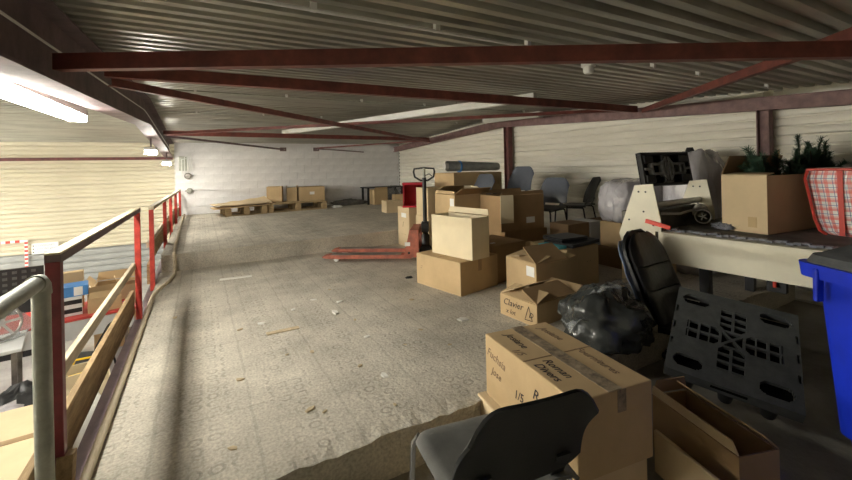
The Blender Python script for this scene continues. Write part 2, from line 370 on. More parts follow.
# back wall of painted concrete blocks
wb = struct('wall_back', box((2.43, YB+.06, .9), (5.9, .1, 2.4)), 'mortar')
bw, bh = .40, .19
meB = None
for r_ in range(10):
    z = STEP + bh*(r_+.5); off = (r_ % 2)*bw/2
    for k in range(-1, 16):
        x0, x1 = max(-.5+off+k*bw, -.5), min(-.5+off+(k+1)*bw, XR)
        if x1-x0 < .06: continue
        full = abs(x1-x0-bw) < 1e-4
        if z-bh/2 > rz_(YB): continue
        if full and meB:
            o = bpy.data.objects.new('block', meB); C.objects.link(o); o.parent = wb
        else:
            o = obj('block', box((0, 0, 0), (x1-x0-.006, .03, bh-.006)), 'white_block', wb, bevel=0)
            if full: meB = o.data
        o.location = ((x0+x1)/2, YB+.004+random.uniform(-.002, .002), z)
# ribbed cladding panels (rows) on a wall
def clad_profile(h, ribs):
    p = []
    for k in range(ribs):
        z = h*k/ribs; s = h/ribs
        p += [(0, z+.004), (.004, z+s*.4), (0, z+s*.70), (-.024, z+s*.80), (-.024, z+s*.92)]
    p += [(0, h), (-.03, h), (-.03, 0)]
    return p
def cladding(parent, along, a, b, pos, nrm, z0, z1, rowh, ribs, material):
    z = z0; prof = clad_profile(rowh, ribs)
    bm = prism([(nrm*q[0], q[1]) for q in prof] if along == 'y' else [(nrm*q[0], q[1]) for q in prof], 'y' if along == 'y' else 'x', a, b)
    first = None
    while z < z1-.02:
        if first is None: o = obj('cladding_panel', bm, material, parent); first = o
        else: o = bpy.data.objects.new('cladding_panel', first.data); C.objects.link(o); o.parent = parent
        o.location = (pos, 0, z) if along == 'y' else (0, pos, z)
        z += rowh
wr = struct('wall_right', box((XR+.09, (YF+YB)/2, .8), (.06, YB-YF, 2.9)), 'cream_sheet')
for a, b in ((YF, 1.90), (1.99, 5.98), (6.12, YB)): cladding(wr, 'y', a, b, XR+.03, -1, -.3, 2.2, .3, 3, 'lit_cream_sheet')
wh = struct('wall_hall_back', box(((XL-.5)/2, YB+.10, .45), (-.5-XL, .06, 3.3)), 'cream_sheet')
cladding(wh, 'x', XL, -.52, YB+.04, -1, -.36, 2.1, .28, 3, 'cream_sheet')
cladding(wh, 'x', XL, -.52, YB+.03, -1, ZH, -.38, .26, 2, 'grey_sheet')
struct('wall_left', box((XL-.05, (YF+YB)/2, .5), (.1, YB-YF, 3.4)), 'cream_sheet')
struct('wall_front', box(((XL+XR)/2, YF-.05, .5), (XR-XL, .1, 3.4)), 'cream_sheet')
struct('trim_1', box(((XL-.55)/2, YB-.03, 1.585), (-.55-XL, .08, .065)), 'maroon_steel')
# roof: two pitches of trapezoidal steel deck, ribs running across
bm = B()
pts = [(YF-.1, rz_(YF)+.09), (RIDGE, 2.31), (YB+.15, rz_(YB)+.09), (YB+.15, rz_(YB)+.15), (RIDGE, 2.37), (YF-.1, rz_(YF)+.15)]
ce = struct('ceiling', prism(pts, 'x', XL, XR+.12), 'dark_steel')
edges = [RIDGE-k*1.0 for k in range(10, 0, -1)]+[RIDGE+k for k in range(0, 6)]
for y0 in edges:
    y1 = min(y0+1.0, YB+.1); y0 = max(y0, YF)
    if y1-y0 < .1: continue
    low = []; y = y0; P_ = .125
    while y < y1-1e-4:
        for dy, dz in ((0, 0), (.052, 0), (.068, .036), (.112, .036), (.1249, 0)):
            yy = min(y+dy, y1); low.append((yy, rz_(yy)+dz))
        y += P_
    poly = low + [(q[0], q[1]+.004) for q in low[::-1]]
    bm = B(); A_ = [bm.verts.new((XL, *q)) for q in low]; A2 = [bm.verts.new((XR+.05, *q)) for q in low]
    for i in range(len(low)-1): bm.faces.new((A_[i], A_[i+1], A2[i+1], A2[i]))
    obj('roof_panel', bm, 'roof_sheet', ce)
# ---------------------------------------------------------------- steel frame
def ibeam_path(x, pts, depth, fw_, tf, tw, material, label, name='rafter'):
    t = thing(name, label, 'beam', (x, pts[0][0], 0))
    y00 = pts[0][0]
    def strip(xa, xb, oa, ob, nm):
        bm = B(); R = []
        for (y, z) in pts: R.append([bm.verts.new((a, y-y00, z+o)) for a, o in ((xa, oa), (xb, oa), (xb, ob), (xa, ob))])
        for i in range(len(R)-1):
            for k in range(4): bm.faces.new((R[i][k], R[i][(k+1) % 4], R[i+1][(k+1) % 4], R[i+1][k]))
        bm.faces.new(R[0][::-1]); bm.faces.new(R[-1]); bmesh.ops.recalc_face_normals(bm, faces=bm.faces[:])
        return obj(nm, bm, material, t)
    strip(-fw_/2, fw_/2, -tf, 0, 'top_flange'); strip(-tw/2, tw/2, -depth+tf, -tf, 'web'); strip(-fw_/2, fw_/2, -depth, -depth+tf, 'bottom_flange')
    return t
top = lambda y: rz_(y)-.012
lr = ibeam_path(-.62, [(YF, top(YF)), (RIDGE, top(RIDGE)), (YB-.02, top(YB))], .34, .17, .014, .012, 'dark_steel', 'deep dark purple-brown steel roof rafter above the guard rail on the left')
obj('cable', tube([(.03, y-YF, rz_(y)-.17) for y in (YF, 1.0, 2.6, 4.5, RIDGE-.1, RIDGE+.3, 8.5, YB-.05)], .006, 6), 'white_plastic', lr, True)  # pale tube added to draw the lit edge of the rafter flange
obj('cable', tube([(.03, y-YF, rz_(y)-.32+.012*math.sin(y*2)) for y in (YF, 0, 1.0, 2.0, 2.6, 3.5, 4.5, RIDGE)], .006, 6), 'rail_wood', lr, True)
rr = ibeam_path(XR-.12, [(YF, top(YF)-.07), (RIDGE, top(RIDGE)-.07), (YB-.02, top(YB)-.07)], .14, .11, .012, .05, 'mauve_steel', 'maroon steel roof rafter running along the top of the right cream wall')
def steel(name, label, p0, p1, w, h, material='orange_red_steel', cat='beam', extra=None):
    p0 = Vector(p0); p1 = Vector(p1)
    t = thing(name, label, cat, p0); d = p1-p0
    # angle section: a vertical leg and a horizontal leg
    x = d.normalized(); up = Vector((0, 0, 1)); y = up.cross(x).normalized(); z = x.cross(y)
    obj('upright_leg', bar(Vector((0, 0, 0)), d, .007, h), material, t)
    obj('flat_leg', bar(y*(w/2)-z*(h/2-.004), d+y*(w/2)-z*(h/2-.004), w, .007), material, t)
    return t
steel('purlin', 'straight red-brown steel purlin crossing the roof between the two rafters', (-.53, 3.30, 1.93), (5.18, 3.30, 1.965), .06, .085)
steel('purlin', 'far red-brown steel purlin crossing the roof beyond the ridge', (-.53, 8.15, 1.93), (5.18, 8.95, 1.96), .06, .085)
steel('diagonal_brace', 'long near diagonal red roof brace rising to the top right corner', (-.58, 2.45, 1.775), (5.2, -.80, 1.735), .05, .075)
steel('diagonal_brace', 'diagonal brown roof brace going from the right rafter towards the near side', (5.2, 3.25, 1.94), (1.05, -1.0, 1.75), .05, .06)
steel('diagonal_brace', 'thin dark diagonal brace going right and back under the roof ridge', (-.5, 3.36, 1.865), (5.15, 8.85, 1.895), .04, .055)
steel('diagonal_brace', 'pale red diagonal brace going left and back under the roof ridge', (5.16, 3.4, 1.975), (-.5, 8.1, 1.915), .04, .05)
steel('diagonal_brace', 'short dark brace ending on the left bracket of the white block wall', (-.5, 8.25, 1.885), (1.93, YB-.05, 1.80), .03, .04, 'dark_steel')
steel('diagonal_brace', 'short reddish brace ending on the right bracket of the white block wall', (5.15, 9.05, 1.93), (2.83, YB-.05, 1.83), .03, .04)
steel('bracing_rod', 'loose dark rod sloping down along the top of the white block wall', (2.83, YB-.09, 1.815), (4.2, YB-.09, 1.72), .02, .03, 'dark_steel', 'rod')
for nm, x in (('left', 1.95), ('right', 2.83)):
    t = thing('wall_bracket', 'small steel bracket on the white block wall, the %s one of two' % nm, 'bracket', (x, YB-.012, 1.80)); obj('plate', box((0, -.01, 0), (.16, .015, .10)), 'dark_steel', t); obj('bolt', box((.03, -.025, 0), (.03, .02, .03)), 'bare_steel', t)
for nm, y, wd, m_ in (('beside the christmas tree', 1.945, .10, 'mauve_steel'), ('behind the stacked grey chairs', 6.05, .13, 'maroon_steel')):
    t = thing('wall_post', 'dark red steel post on the right wall '+nm, 'post', (XR-.07, y, -.22 if y < 1.73 else (0 if y < 5.9 else .22)))
    zb = t.location.z; zt = rz_(y)-.20-zb
    obj('web', box((0, 0, zt/2), (.012, wd*.95, zt)), m_, t)
    for s in (-1, 1): obj('flange', box((0, s*wd/2, zt/2), (.10, .012, zt)), m_, t)
# conduits
def conduit(label, p0, p1, n, r=.009, material='white_paint'):
    p0 = Vector(p0); p1 = Vector(p1); t = thing('conduit', label, 'conduit', p0)
    obj('pipe', tube([(0, 0, 0), p1-p0], r, 8), material, t)
    for k in range(n):
        c = (p1-p0)*((k+.5)/n); obj('clip', box(c+Vector((0, 0, .02)), (.025, .03, .05)), 'white_paint', t)
conduit('thin conduit clipped across the roof in front of the near red brace', (-.5, 1.77, rz_(1.77)-.03), (5.2, 1.77, rz_(1.77)-.03), 9)
conduit('thin grey conduit crossing the roof just before the ridge', (-.5, 5.0, rz_(5.0)-.03), (5.2, 5.0, rz_(5.0)-.03), 6, .008, 'grey_tube')
conduit('thin grey conduit crossing the roof just after the ridge', (-.5, 7.0, rz_(7.0)-.03), (5.2, 7.0, rz_(7.0)-.03), 6, .008, 'grey_tube')
# ---------------------------------------------------------------- lamps
def batten(label, p0, p1, lit=True, w=.11, group=None, drop=True):
    p0 = Vector(p0); p1 = Vector(p1); t = thing('fluorescent_light', label, 'light', p0, 0, group); d = p1-p0; x = d.normalized()
    obj('housing', bar(Vector((0, 0, .035)), d+Vector((0, 0, .035)), w, .05), 'white_paint', t, bevel=.004)
    if lit: obj('glowing_diffuser', bar(x*.03+Vector((0, 0, -.012)), d-x*.03+Vector((0, 0, -.012)), w*.85, .042), lit if isinstance(lit, str) else 'tube_glow', t)
    else: obj('diffuser', bar(x*.03+Vector((0, 0, -.01)), d-x*.03+Vector((0, 0, -.01)), w*.8, .04), 'white_plastic', t)
    for e in (0, 1): obj('end_cap', bar(x*.0+d*e*(1-.03/d.length)+Vector((0, 0, .0)), x*.03+d*e*(1-.03/d.length)+Vector((0, 0, .0)), w, .075), 'white_plastic', t)
    for e in (.2, .8):
        c = d*e; zt = rz_((p0+c).y)-(p0+c).z-.005
        if zt > .08: obj('hanger', box(c+Vector((0, 0, (zt+.06)/2)), (.008, .008, zt-.06)), 'bare_steel', t)
    return t
batten('long bright fluorescent light hanging left of the dark rafter', (-.80, 2.15, 1.66), (-.80, 3.98, 1.69))
batten('long dusty unlit white fluorescent batten slanting under the roof', (1.55, 8.75, 2.02), (3.36, 3.36, 2.005), False, .10)
batten('short unlit white batten high along the right wall rafter', (4.75, 6.1, 2.08), (4.72, 4.6, 2.03), False, .08)
for (x, y) in ((-5.6, 2.4), (-5.6, 5.0), (-5.6, 7.6), (-7.8, 3.4), (-7.8, 6.0), (-7.8, 8.6)):  # unseen hall lights, added to brighten the right wall from the left
    batten('added unseen fluorescent light in the rows over the far side of the hall', (x, y, 1.40), (x, y+1.8, 1.40), 'added_hall_glow', .14, 'added unseen lights over the far side of the hall')
def flood(label, x, y, z):
    t = thing('bulkhead_light', label, 'light', (x, y, z)); zt = rz_(y)-.35-z
    obj('housing', box((0, 0, .055), (.16, .34, .05)), 'white_plastic', t, bevel=.01); obj('glowing_lens', box((0, 0, .0), (.14, .31, .055)), 'flood_glow', t, bevel=.015)
    obj('hanger', box((.0, 0, .08+max(zt-.08, .02)/2), (.02, .03, max(zt-.08, .02))), 'dark_steel', t)
flood('bright bulkhead light under the rafter, nearer of the two by the white wall', -.66, 7.6, 1.57)
flood('bright bulkhead light under the rafter, farther of the two by the white wall', -.60, 10.0, 1.43)
t = thing('alarm_siren', 'small white round sounder under the corrugated roof beside the near brace', 'siren', (2.42, 1.90, 1.93))
obj('body', lathe([(.028, -.045), (.036, -.03), (.036, .0), (.05, .005), (.05, .03)], 16), 'white_plastic', t, True); obj('bracket', box((-.05, 0, .035), (.12, .03, .02)), 'white_plastic', t)
# ---------------------------------------------------------------- railings
t = thing('guard_rail', 'red post guard rail with wooden rails along the near left floor edge', 'railing', (-.50, 2.07, 0))
post_y = (0, 2.36)
for i, y in enumerate(post_y): obj('post', box((0, y, .30), (.045, .045, 1.23)), 'shaded_red_post' if i == 0 else 'red_rail', t, bevel=.003)  # near post: same red paint, darkened in colour for its shade
obj('top_rail', bar((0, -.02, .925), (0, 2.38, .915), .05, .034), 'dark_steel', t, bevel=.003); obj('dusty_lit_cap', bar((0, -.02, .946), (0, 2.38, .936), .048, .008), 'rail_wood', t)  # pale cap colours in dust and the lamplight on the rail top
obj('mid_rail', bar((-.03, -.0, .42), (-.03, 2.34, .42), .025, .06), 'rail_wood', t, bevel=.003)
obj('toe_board', bar((-.0-.045, -.25, .115), (-.045, 2.34, .10), .03, .21), 'plank_wood', t, bevel=.003)
obj('splice_block', bar((.02, -.02, .02), (.025, .0, .16), .05, .06, (0, 1, 0)), 'plank_wood', t)
t = thing('guard_rail', 'red guard rail with several posts running to the white back wall', 'railing', (-.45, 5.40, 0))
fx = lambda y: (y-5.4)*.011
for y, m_ in ((5.40, 0), (7.05, 1), (8.2, 1), (9.5, 1), (11.0, 1)):
    zb = 0 if y < 5.97 else STEP
    obj('post', box((fx(y)-.03, y-5.4, .27), (.045, .045, 1.14)), 'red_rail', t, bevel=.003)
obj('top_rail', bar((-.03, -.02, .86), (fx(11)-.03, 5.6, .835), .05, .035), 'rail_wood', t)
obj('mid_rail', bar((-.07, 0, .45), (fx(11)-.07, 5.6, .50), .025, .06), 'rail_wood', t)
obj('toe_board', bar((-.07, .02, .12), (-.07, .56, .14), .03, .22), 'plank_wood', t)
obj('toe_board', bar((-.07, .60, .32), (fx(11)-.07, 5.6, .33), .03, .20), 'plank_wood', t)
t = thing('handrail', 'grey galvanised tube handrail with an elbow at the lower left corner', 'handrail', (-.485, 1.86, -.22))
obj('upright', tube([(0, 0, -.08), (0, 0, 1.07)], .026, 16), 'grey_tube', t, True)
obj('elbow', tube([(0, 0, 1.06), (0, -.008, 1.09), (0, -.03, 1.105), (0, -.06, 1.107)], .03, 16), 'grey_tube', t, True)
obj('rail', tube([(0, -.05, 1.107), (0, -2.6, 1.107)], .026, 16), 'grey_tube', t, True)
for y in (-1.3, -2.55): obj('upright', tube([(0, y, -.08), (0, y, 1.10)], .026, 16), 'grey_tube', t, True)
pts = [(-.425, 1.85, .025), (-.427, 3.2, .022), (-.43, 4.85, .022), (-.40, 5.05, .025), (-.33, 5.35, .025), (-.29, 5.7, .03), (-.29, 5.9, .12), (-.30, 5.95, .235), (-.31, 6.4, .243), (-.33, 8.5, .243), (-.34, 11.1, .243)]
o = obj('floor_pipe', tube(pts, .019, 10), 'rail_wood', None, True); tag(o, 'dusty pale pipe lying on the concrete along the guard rail', 'pipe')
t = thing('electrical_box', 'grey electrical boxes and pipes in the left corner of the white wall', 'electrical box', (-.30, YB-.03, 1.30))
obj('cabinet', box((-.05, -.03, .15), (.16, .08, .34)), 'grey_tube', t, bevel=.006)
for k in range(3): obj('pipe', tube([(-.13+.06*k+.06, -.08, -.10), (-.13+.06*k+.06, -.085, .25+.06*k), (.05+.03*k, -.085, .28+.06*k), (.07+.04*k, -.08, .0)], .008, 8), 'white_plastic', t, True)
obj('meter', lathe([(.07, 0), (.075, .05), (.05, .08)], 16, None, Matrix.Translation((.05, -.03, -.14)) @ Matrix.Rotation(math.pi/2, 4, 'X')), 'bare_steel', t, True)
t = thing('wall_fitting', 'small round grey fitting low in the left corner of the white wall', 'fitting', (-.22, YB-.02, .80)); 
obj('body', lathe([(.06, 0), (.07, .04), (.045, .08)], 16, None, Matrix.Rotation(math.pi/2, 4, 'X')), 'grey_tube', t, True); obj('stem', tube([(-.1, -.03, 0), (.0, -.03, 0)], .012, 8), 'bare_steel', t)
# ================================================================ CARTONS ON THE FLOOR
def px_carton(label, Lp, Cp, Rp, z, h, top_plane, **k):
    x, y, yaw, w_, d_ = from_px(Lp, Cp, Rp, z)
    return carton(label, x, y, z-h if top_plane else z, yaw, w_, d_, h, **k)
b1 = px_carton('closed cardboard box on the floor under the pale open box by the pallet truck', (420, 282), (461, 297), (495, 284), 0, .325, False, material='card_tan')
d1 = b1['dims']; face_patch(b1, 'tape', '-y', d1, 0, .10, .05, .12, 'tape_brown'); face_text(b1, '::', '-x', d1, -.25, .03, .06, material='ink_faint', name='print')
b2 = px_carton('tall pale open cardboard box stacked on the closed box', (431, 252.5), (472.5, 261), (491, 257), .326, .41, False, material='card_pale', opened=True, flaps=(('+x', 100, .06),))
# handwriting carton in front
cl = px_carton('small opened cardboard box with handwriting and raised brown flaps', (498, 293.4), (536.8, 305.6), (579, 294), .174, .172, True, material='card_tan', opened=True,
               flaps=(('-x', 18, .17), ('-y', 24, .18, 'card_brown'), ('+y', 22, .15, 'card_light'), ('+x', 165, .12)))
dd = cl['dims']; face_text(cl, 'Clavier', '-x', dd, -.055, .03, .075); face_text(cl, 'x lot', '-x', dd, -.08, -.04, .055)
o_, r_, u_, n_ = face_frame('-x', *dd)
tri = [(.075, -.055), (.15, -.05), (.115, .055)]
bm = B()
for i in range(3):
    a = o_+r_*tri[i][0]+u_*tri[i][1]+n_*.002; b = o_+r_*tri[(i+1) % 3][0]+u_*tri[(i+1) % 3][1]+n_*.002; bar(a, b, .004, .002, n_, bm)
obj('handwriting', bm, 'ink', cl); face_text(cl, 'D', '-x', dd, .135, -.01, .06)
mb = px_carton('tan cardboard box with one raised brown flap and a white label', (507, 256.4), (536, 265), (567.5, 258.7), .35, .348, True, material='card_tan', opened=True,
               flaps=(('-x', 12, .2), ('-y', 33, .22, 'card_brown'), ('+y', 10, .16, 'card_light'), ('+x', 175, .12)), stickers=(('-x', .13, .10, .10, .09),))
face_text(mb, '[]', '-y', mb['dims'], .02, .0, .06, material='ink_faint', name='print', shear=0)
nb = carton('yellow-brown cardboard box with two black laptops on its top', 3.36, 3.00, 0, 0, .47, .50, .405, 'card_tan', seam=True); face_text(nb, '.  .', '-y', nb['dims'], .08, .06, .06, material='ink', shear=0, name='print')
kb = carton('dark tilted cardboard box with a white label behind the closed box', 2.91, 3.60, 0, math.radians(5), .46, .52, .40, 'card_brown', stickers=(('top', -.16, -.09, .06, .10), ('top', .14, -.16, .03, .06)))
pb = carton('large open cardboard box with a pale hanging flap and white label', 3.52, 3.98, .43, math.radians(-1), .70, .42, .44, 'card_brown', True,
            flaps=(('-y', 92, .04), ('+y', 84, .05)), stickers=(('-y', .12, -.10, .14, .075),))
fp = obj('hanging_flap', box((0, 0, 0), (.17, .006, .34), Matrix.Translation((-.275, -.232, .28)) @ Matrix.Rotation(math.radians(-14), 4, 'Z')), 'card_pale', pb); fp['label'] = 'pale hanging flap'
carton('brown cardboard box lying flat under the large open box', 3.56, 4.02, 0, 0, .66, .46, .428, 'card_brown')
carton('tan cardboard box between the dark labelled box and the laptops box', 3.36, 3.50, .0, math.radians(3), .34, .30, .31, 'card_tan', flaps=(('-x', 4, .1),), seam=False)
rb = carton('open cardboard box with folded brown flaps behind the pallet truck handle', 3.04, 4.46, .42, math.radians(0), .50, .48, .46, 'card_tan', True,
            flaps=(('-x', 70, .04), ('-y', 150, .16, 'card_brown'), ('+y', 30, .2), ('+x', 35, .16, 'card_pale')), stickers=(('-x', .18, .12, .09, .13),))
carton('closed cardboard box under the box with folded brown flaps', 3.04, 4.46, 0, math.radians(0), .50, .47, .418, 'card_tan')
sb = carton('narrow pale cardboard box standing behind the truck mast', 3.04, 5.22, .52, math.radians(0), .34, .36, .42, 'card_light')
carton('brown cardboard box under the narrow pale box behind the truck', 3.06, 5.23, 0, 0, .38, .40, .518, 'card_light')
tb = carton('pale tall cardboard box with a label under the red crate', 2.93, 5.72, 0, math.radians(0), .26, .40, .62, 'card_light', stickers=(('-x', .02, .18, .17, .07),))
face_text(tb, 'I', '-x', tb['dims'], -.02, .03, .12, material='ink_faint', name='print'); face_text(tb, '. . . .', '-x', tb['dims'], .0, -.1, .08, material='ink_faint', name='print')
qb = carton('big tan cardboard box carrying the rolled grey mat', 3.88, 5.45, .66, math.radians(-1), .94, .60, .48, 'card_tan')
carton('large cardboard box under the big tan box by the right wall', 3.88, 5.45, 0, 0, .96, .64, .658, 'card_brown')
# red crate: open tray on its side
t = thing('red_crate', 'red open plastic crate tipped on its side on the pale box', 'crate', (2.97, 5.66, .622), math.radians(-28))
bm = B(); w_, d_, h_, th = .34, .34, .38, .012
bx(bm, (-w_/2+th/2, 0, h_/2), (th, d_, h_)); bx(bm, (0, d_/2-th/2, h_/2), (w_, th, h_)); bx(bm, (0, 0, th/2), (w_, d_, th)); bx(bm, (0, 0, h_-th/2), (w_, d_, th)); bx(bm, (w_/2-th/2, 0, h_/2), (th, d_, h_))
obj('body', bm, 'crate_red', t); obj('rim', box((0, -d_/2-.006, h_-.012), (w_+.02, .014, .03)), 'crate_red', t); obj('rim', box((0, -d_/2-.006, .014), (w_+.02, .014, .028)), 'crate_red', t)
# rolled mat
t = thing('rolled_mat', 'long rolled grey mat lying on the big tan box', 'roll', (3.48, 5.45, 1.145), math.radians(-6))
bm = B(); prof = []
for k in range(44):
    a = k*.42; r = .10-.0018*k; prof.append((r*math.cos(a), r*math.sin(a)+.10))
R = []
for x in (0, .1, .95): 
    R.append([bm.verts.new((x, p[0], p[1]*(1-.25*x))) for p in prof])
for i in range(2):
    for k in range(43): bm.faces.new((R[i][k], R[i][k+1], R[i+1][k+1], R[i+1][k]))
obj('mat', bm, 'roll_grey', t, True); obj('blue_strap', lathe([(.102, 0), (.102, .03)], 18, None, Matrix.Translation((.2, 0, .096)) @ Matrix.Rotation(math.pi/2, 4, 'Y') @ Matrix.Scale(.95, 4)), 'blue_print', t)
obj('paper_core', lathe([(.055, 0), (.055, .12)], 16, None, Matrix.Translation((-.06, 0, .1)) @ Matrix.Rotation(math.pi/2, 4, 'Y')), 'paper', t)
# laptops
for k, (z, yw, lb, m_) in enumerate(((.4075, 8, 'wide black laptop under the other laptop on the yellow-brown box', 'black_plastic'), (.4495, -4, 'closed black laptop on top of the wide black laptop', 'black_metal'))):
    t = thing('laptop', lb, 'laptop', (3.41-.06*k, 2.93+.04*k, z), math.radians(yw))
    s = (.50, .34) if k == 0 else (.36, .28)
    obj('base', box((0, 0, .012), (s[0], s[1], .022)), m_, t, bevel=.004); obj('lid', box((0, 0, .031), (s[0], s[1], .012)), m_, t, bevel=.004)
o = obj('turquoise_folder', box((0, 0, 0), (.11, .26, .026)), 'turquoise', None, bevel=.002); o.location = (3.085, 2.90, .421); o.rotation_euler = (0, 0, math.radians(4)); tag(o, 'turquoise folder poking out beside the black laptops', 'folder')
# little boxes at the wall
carton('dark brown cardboard box beneath the grey chairs, left of the white tray', 4.10, 3.56, .0, 0, .38, .30, .50, 'card_dark')
carton('white lidded tray between two dark boxes below the chairs', 4.42, 3.56, 0, 0, .22, .3, .50, 'hall_white', seam=False, name='white_box')
carton('dark brown open cardboard box right of the white tray below the chairs', 4.76, 3.54, 0, math.radians(3), .40, .30, .49, 'card_dark', True, flaps=(('-y', 95, .05),))
cb = carton('small printed cardboard box with two white labels beside the cream machine', 4.60, 3.10, .23, math.radians(-4), .60, .30, .30, 'card_tan', stickers=(('-y', -.14, .08, .05, .08), ('-y', -.14, -.08, .05, .08)))
face_text(cb, '##', '-y', cb['dims'], -.24, .05, .10, material='ink', shear=0, name='print')
carton('dark cardboard box under the small printed box', 4.60, 3.12, 0, 0, .68, .34, .228, 'card_dark')
carton('orange-tan cardboard box half under the cream machine plate', 4.01, 2.47, 0, math.radians(1), .40, .34, .30, 'card_tan', flaps=(('+x', 3, .2, 'card_dark'),))
# ---- big written box in front and the ones around it
carton('cardboard box almost hidden under the big handwritten box', 1.49, 1.42, -.22, math.radians(-9), .50, .64, .232, 'card_light')
zt = .335; x, y, yaw, w_, d_ = from_px((488, 333), (571, 404), (647, 374), zt)
w_ -= .05
bb = carton('big closed cardboard box with black handwriting on its top and side', x, y, .013, yaw, w_, d_, zt-.013, 'card_tan')
D = bb['dims']
obj('tape', box((0, 0, D[2]+.002), (.07, D[1], .002)), 'tape_dark', bb); face_patch(bb, 'tape', '-y', D, .03, D[2]/2-.045, .045, .09, 'tape_dark')
for s, u, v, sz, ro, ma in (('Josiane', -.20, -.10, .062, -.02, 'ink'), ('1/5', -.09, -.165, .055, .1, 'ink_faint'), ('Roman', .11, -.095, .06, 0, 'ink'), ('Divers', .12, -.155, .06, 0, 'ink'), ('Josiane', -.20, .12, .06, .03, 'ink_faint'), ('Fournitures', .12, .12, .055, -.03, 'ink_faint')):
    face_text(bb, s, 'top', D, u, v, sz, ro, ma)
for s, u, v, sz, ro, ma in (('Fuchsia', -.24, .07, .06, -.1, 'ink_faint'), ('Jose', -.24, -.01, .055, -.05, 'ink_faint'), ('1/5', -.04, -.02, .06, .1, 'ink'), ('Roman', .17, .05, .07, -.05, 'ink'), ('Divers', .16, -.04, .07, -.05, 'ink')):
    face_text(bb, s, '-x', D, u, v, sz, ro, ma)
x, y, yaw, w_, d_ = from_px((650, 395), (739, 458), (783, 452), .05)
carton('torn open cardboard box at the bottom right beside the big written box', x, y, -.22, yaw, w_, d_, .27, 'card_brown', True, flaps=(('-x', 100, .05, 'card_light'), ('+x', 40, .09), ('+y', 80, .07)))
o = obj('packing_tape', box((0, 0, 0), (.012, .05, .09)), 'bubble_blue'); o.location = (1.97, 1.27, .06); tag(o, 'crumpled clear tape stuck on the torn open box', 'tape')
carton('flattened pale cardboard sheet leaning against the torn open box', 1.80, .93, -.22, yaw+.03, .02, .42, .20, 'card_light', seam=False, name='cardboard_sheet', cat='cardboard')
# ================================================================ PALLET TRUCK
t = thing('pallet_truck', 'red hand pallet truck with a black loop handle parked beside the boxes', 'pallet truck', (2.56, 4.93, 0), math.radians(180-33.5))
# local +x points to the fork tips
for s in (-1, 1):
    yc = s*.205
    pf = [(0, .045), (1.12, .045), (1.20, .06), (1.20, .075), (1.12, .092), (0, .092)]
    fk = obj('fork', prism(pf, 'y', yc-.08, yc+.08), 'truck_red', t)
    obj('fork_top', box((.62, yc, .0945), (.95, .12, .004)), 'bare_steel', fk)
    obj('load_roller', lathe([(.036, -.045), (.036, .045)], 14, None, Matrix.Translation((1.02, yc, .036)) @ Matrix.Rotation(math.pi/2, 4, 'X')), 'white_plastic', t, True)
    obj('entry_roller', lathe([(.022, -.05), (.022, .05)], 12, None, Matrix.Translation((1.17, yc, .05)) @ Matrix.Rotation(math.pi/2, 4, 'X')), 'bare_steel', t, True)
sd = obj('head_frame', prism([(-.10, .06), (.10, .06), (.02, .42), (-.10, .42)], 'y', -.285, -.245), 'truck_red', t)
bm = prism([(-.10, .06), (.10, .06), (.02, .42), (-.10, .42)], 'y', .245, .285); obj('head_frame', bm, 'truck_red', t)
obj('cross_plate', box((-.04, 0, .38), (.11, .50, .08)), 'truck_red', t); obj('rear_plate', box((.0, 0, .14), (.05, .50, .14)), 'truck_red', t)
obj('maker_plate', box((.048, .2865, .235), (.07, .004, .05)), 'label_white', t); obj('bolt', lathe([(.016, 0), (.016, .012)], 10, None, Matrix.Translation((.03, .285, .12)) @ Matrix.Rotation(-math.pi/2, 4, 'X')), 'black_metal', t)
obj('pump', lathe([(.055, .10), (.055, .30), (.035, .33), (.035, .45)], 16, None, Matrix.Translation((-.17, 0, 0))), 'black_metal', t, True)
for s in (-1, 1): obj('steer_wheel', lathe([(.05, -.025), (.085, -.022), (.085, .022), (.05, .025)], 18, None, Matrix.Translation((-.17, s*.07, .086)) @ Matrix.Rotation(math.pi/2, 4, 'X')), 'black_plastic', t, True)
obj('mast', tube([(-.17, 0, .40), (-.17, 0, 1.10)], .028, 12), 'black_metal', t, True)
obj('mast_yoke', box((-.17, 0, .42), (.10, .14, .14)), 'black_metal', t, bevel=.01)
hy = [(-.17+a, 0, z) for a, z in ((-.05, 1.06), (-.13, 1.11), (-.145, 1.18), (-.135, 1.222), (0, 1.235), (.135, 1.222), (.145, 1.18), (.13, 1.11), (.05, 1.06), (-.05, 1.06))]
hn = obj('loop_handle', tube(hy, .013, 10), 'black_plastic', t, True)
obj('centre_bar', tube([(-.17, 0, 1.08), (-.17, 0, 1.235)], .02, 10), 'grey_tube', t, True)
obj('release_lever', tube([(-.19, 0, 1.13), (-.24, .005, 1.15), (-.28, .01, 1.12)], .006, 8), 'black_metal', t, True)
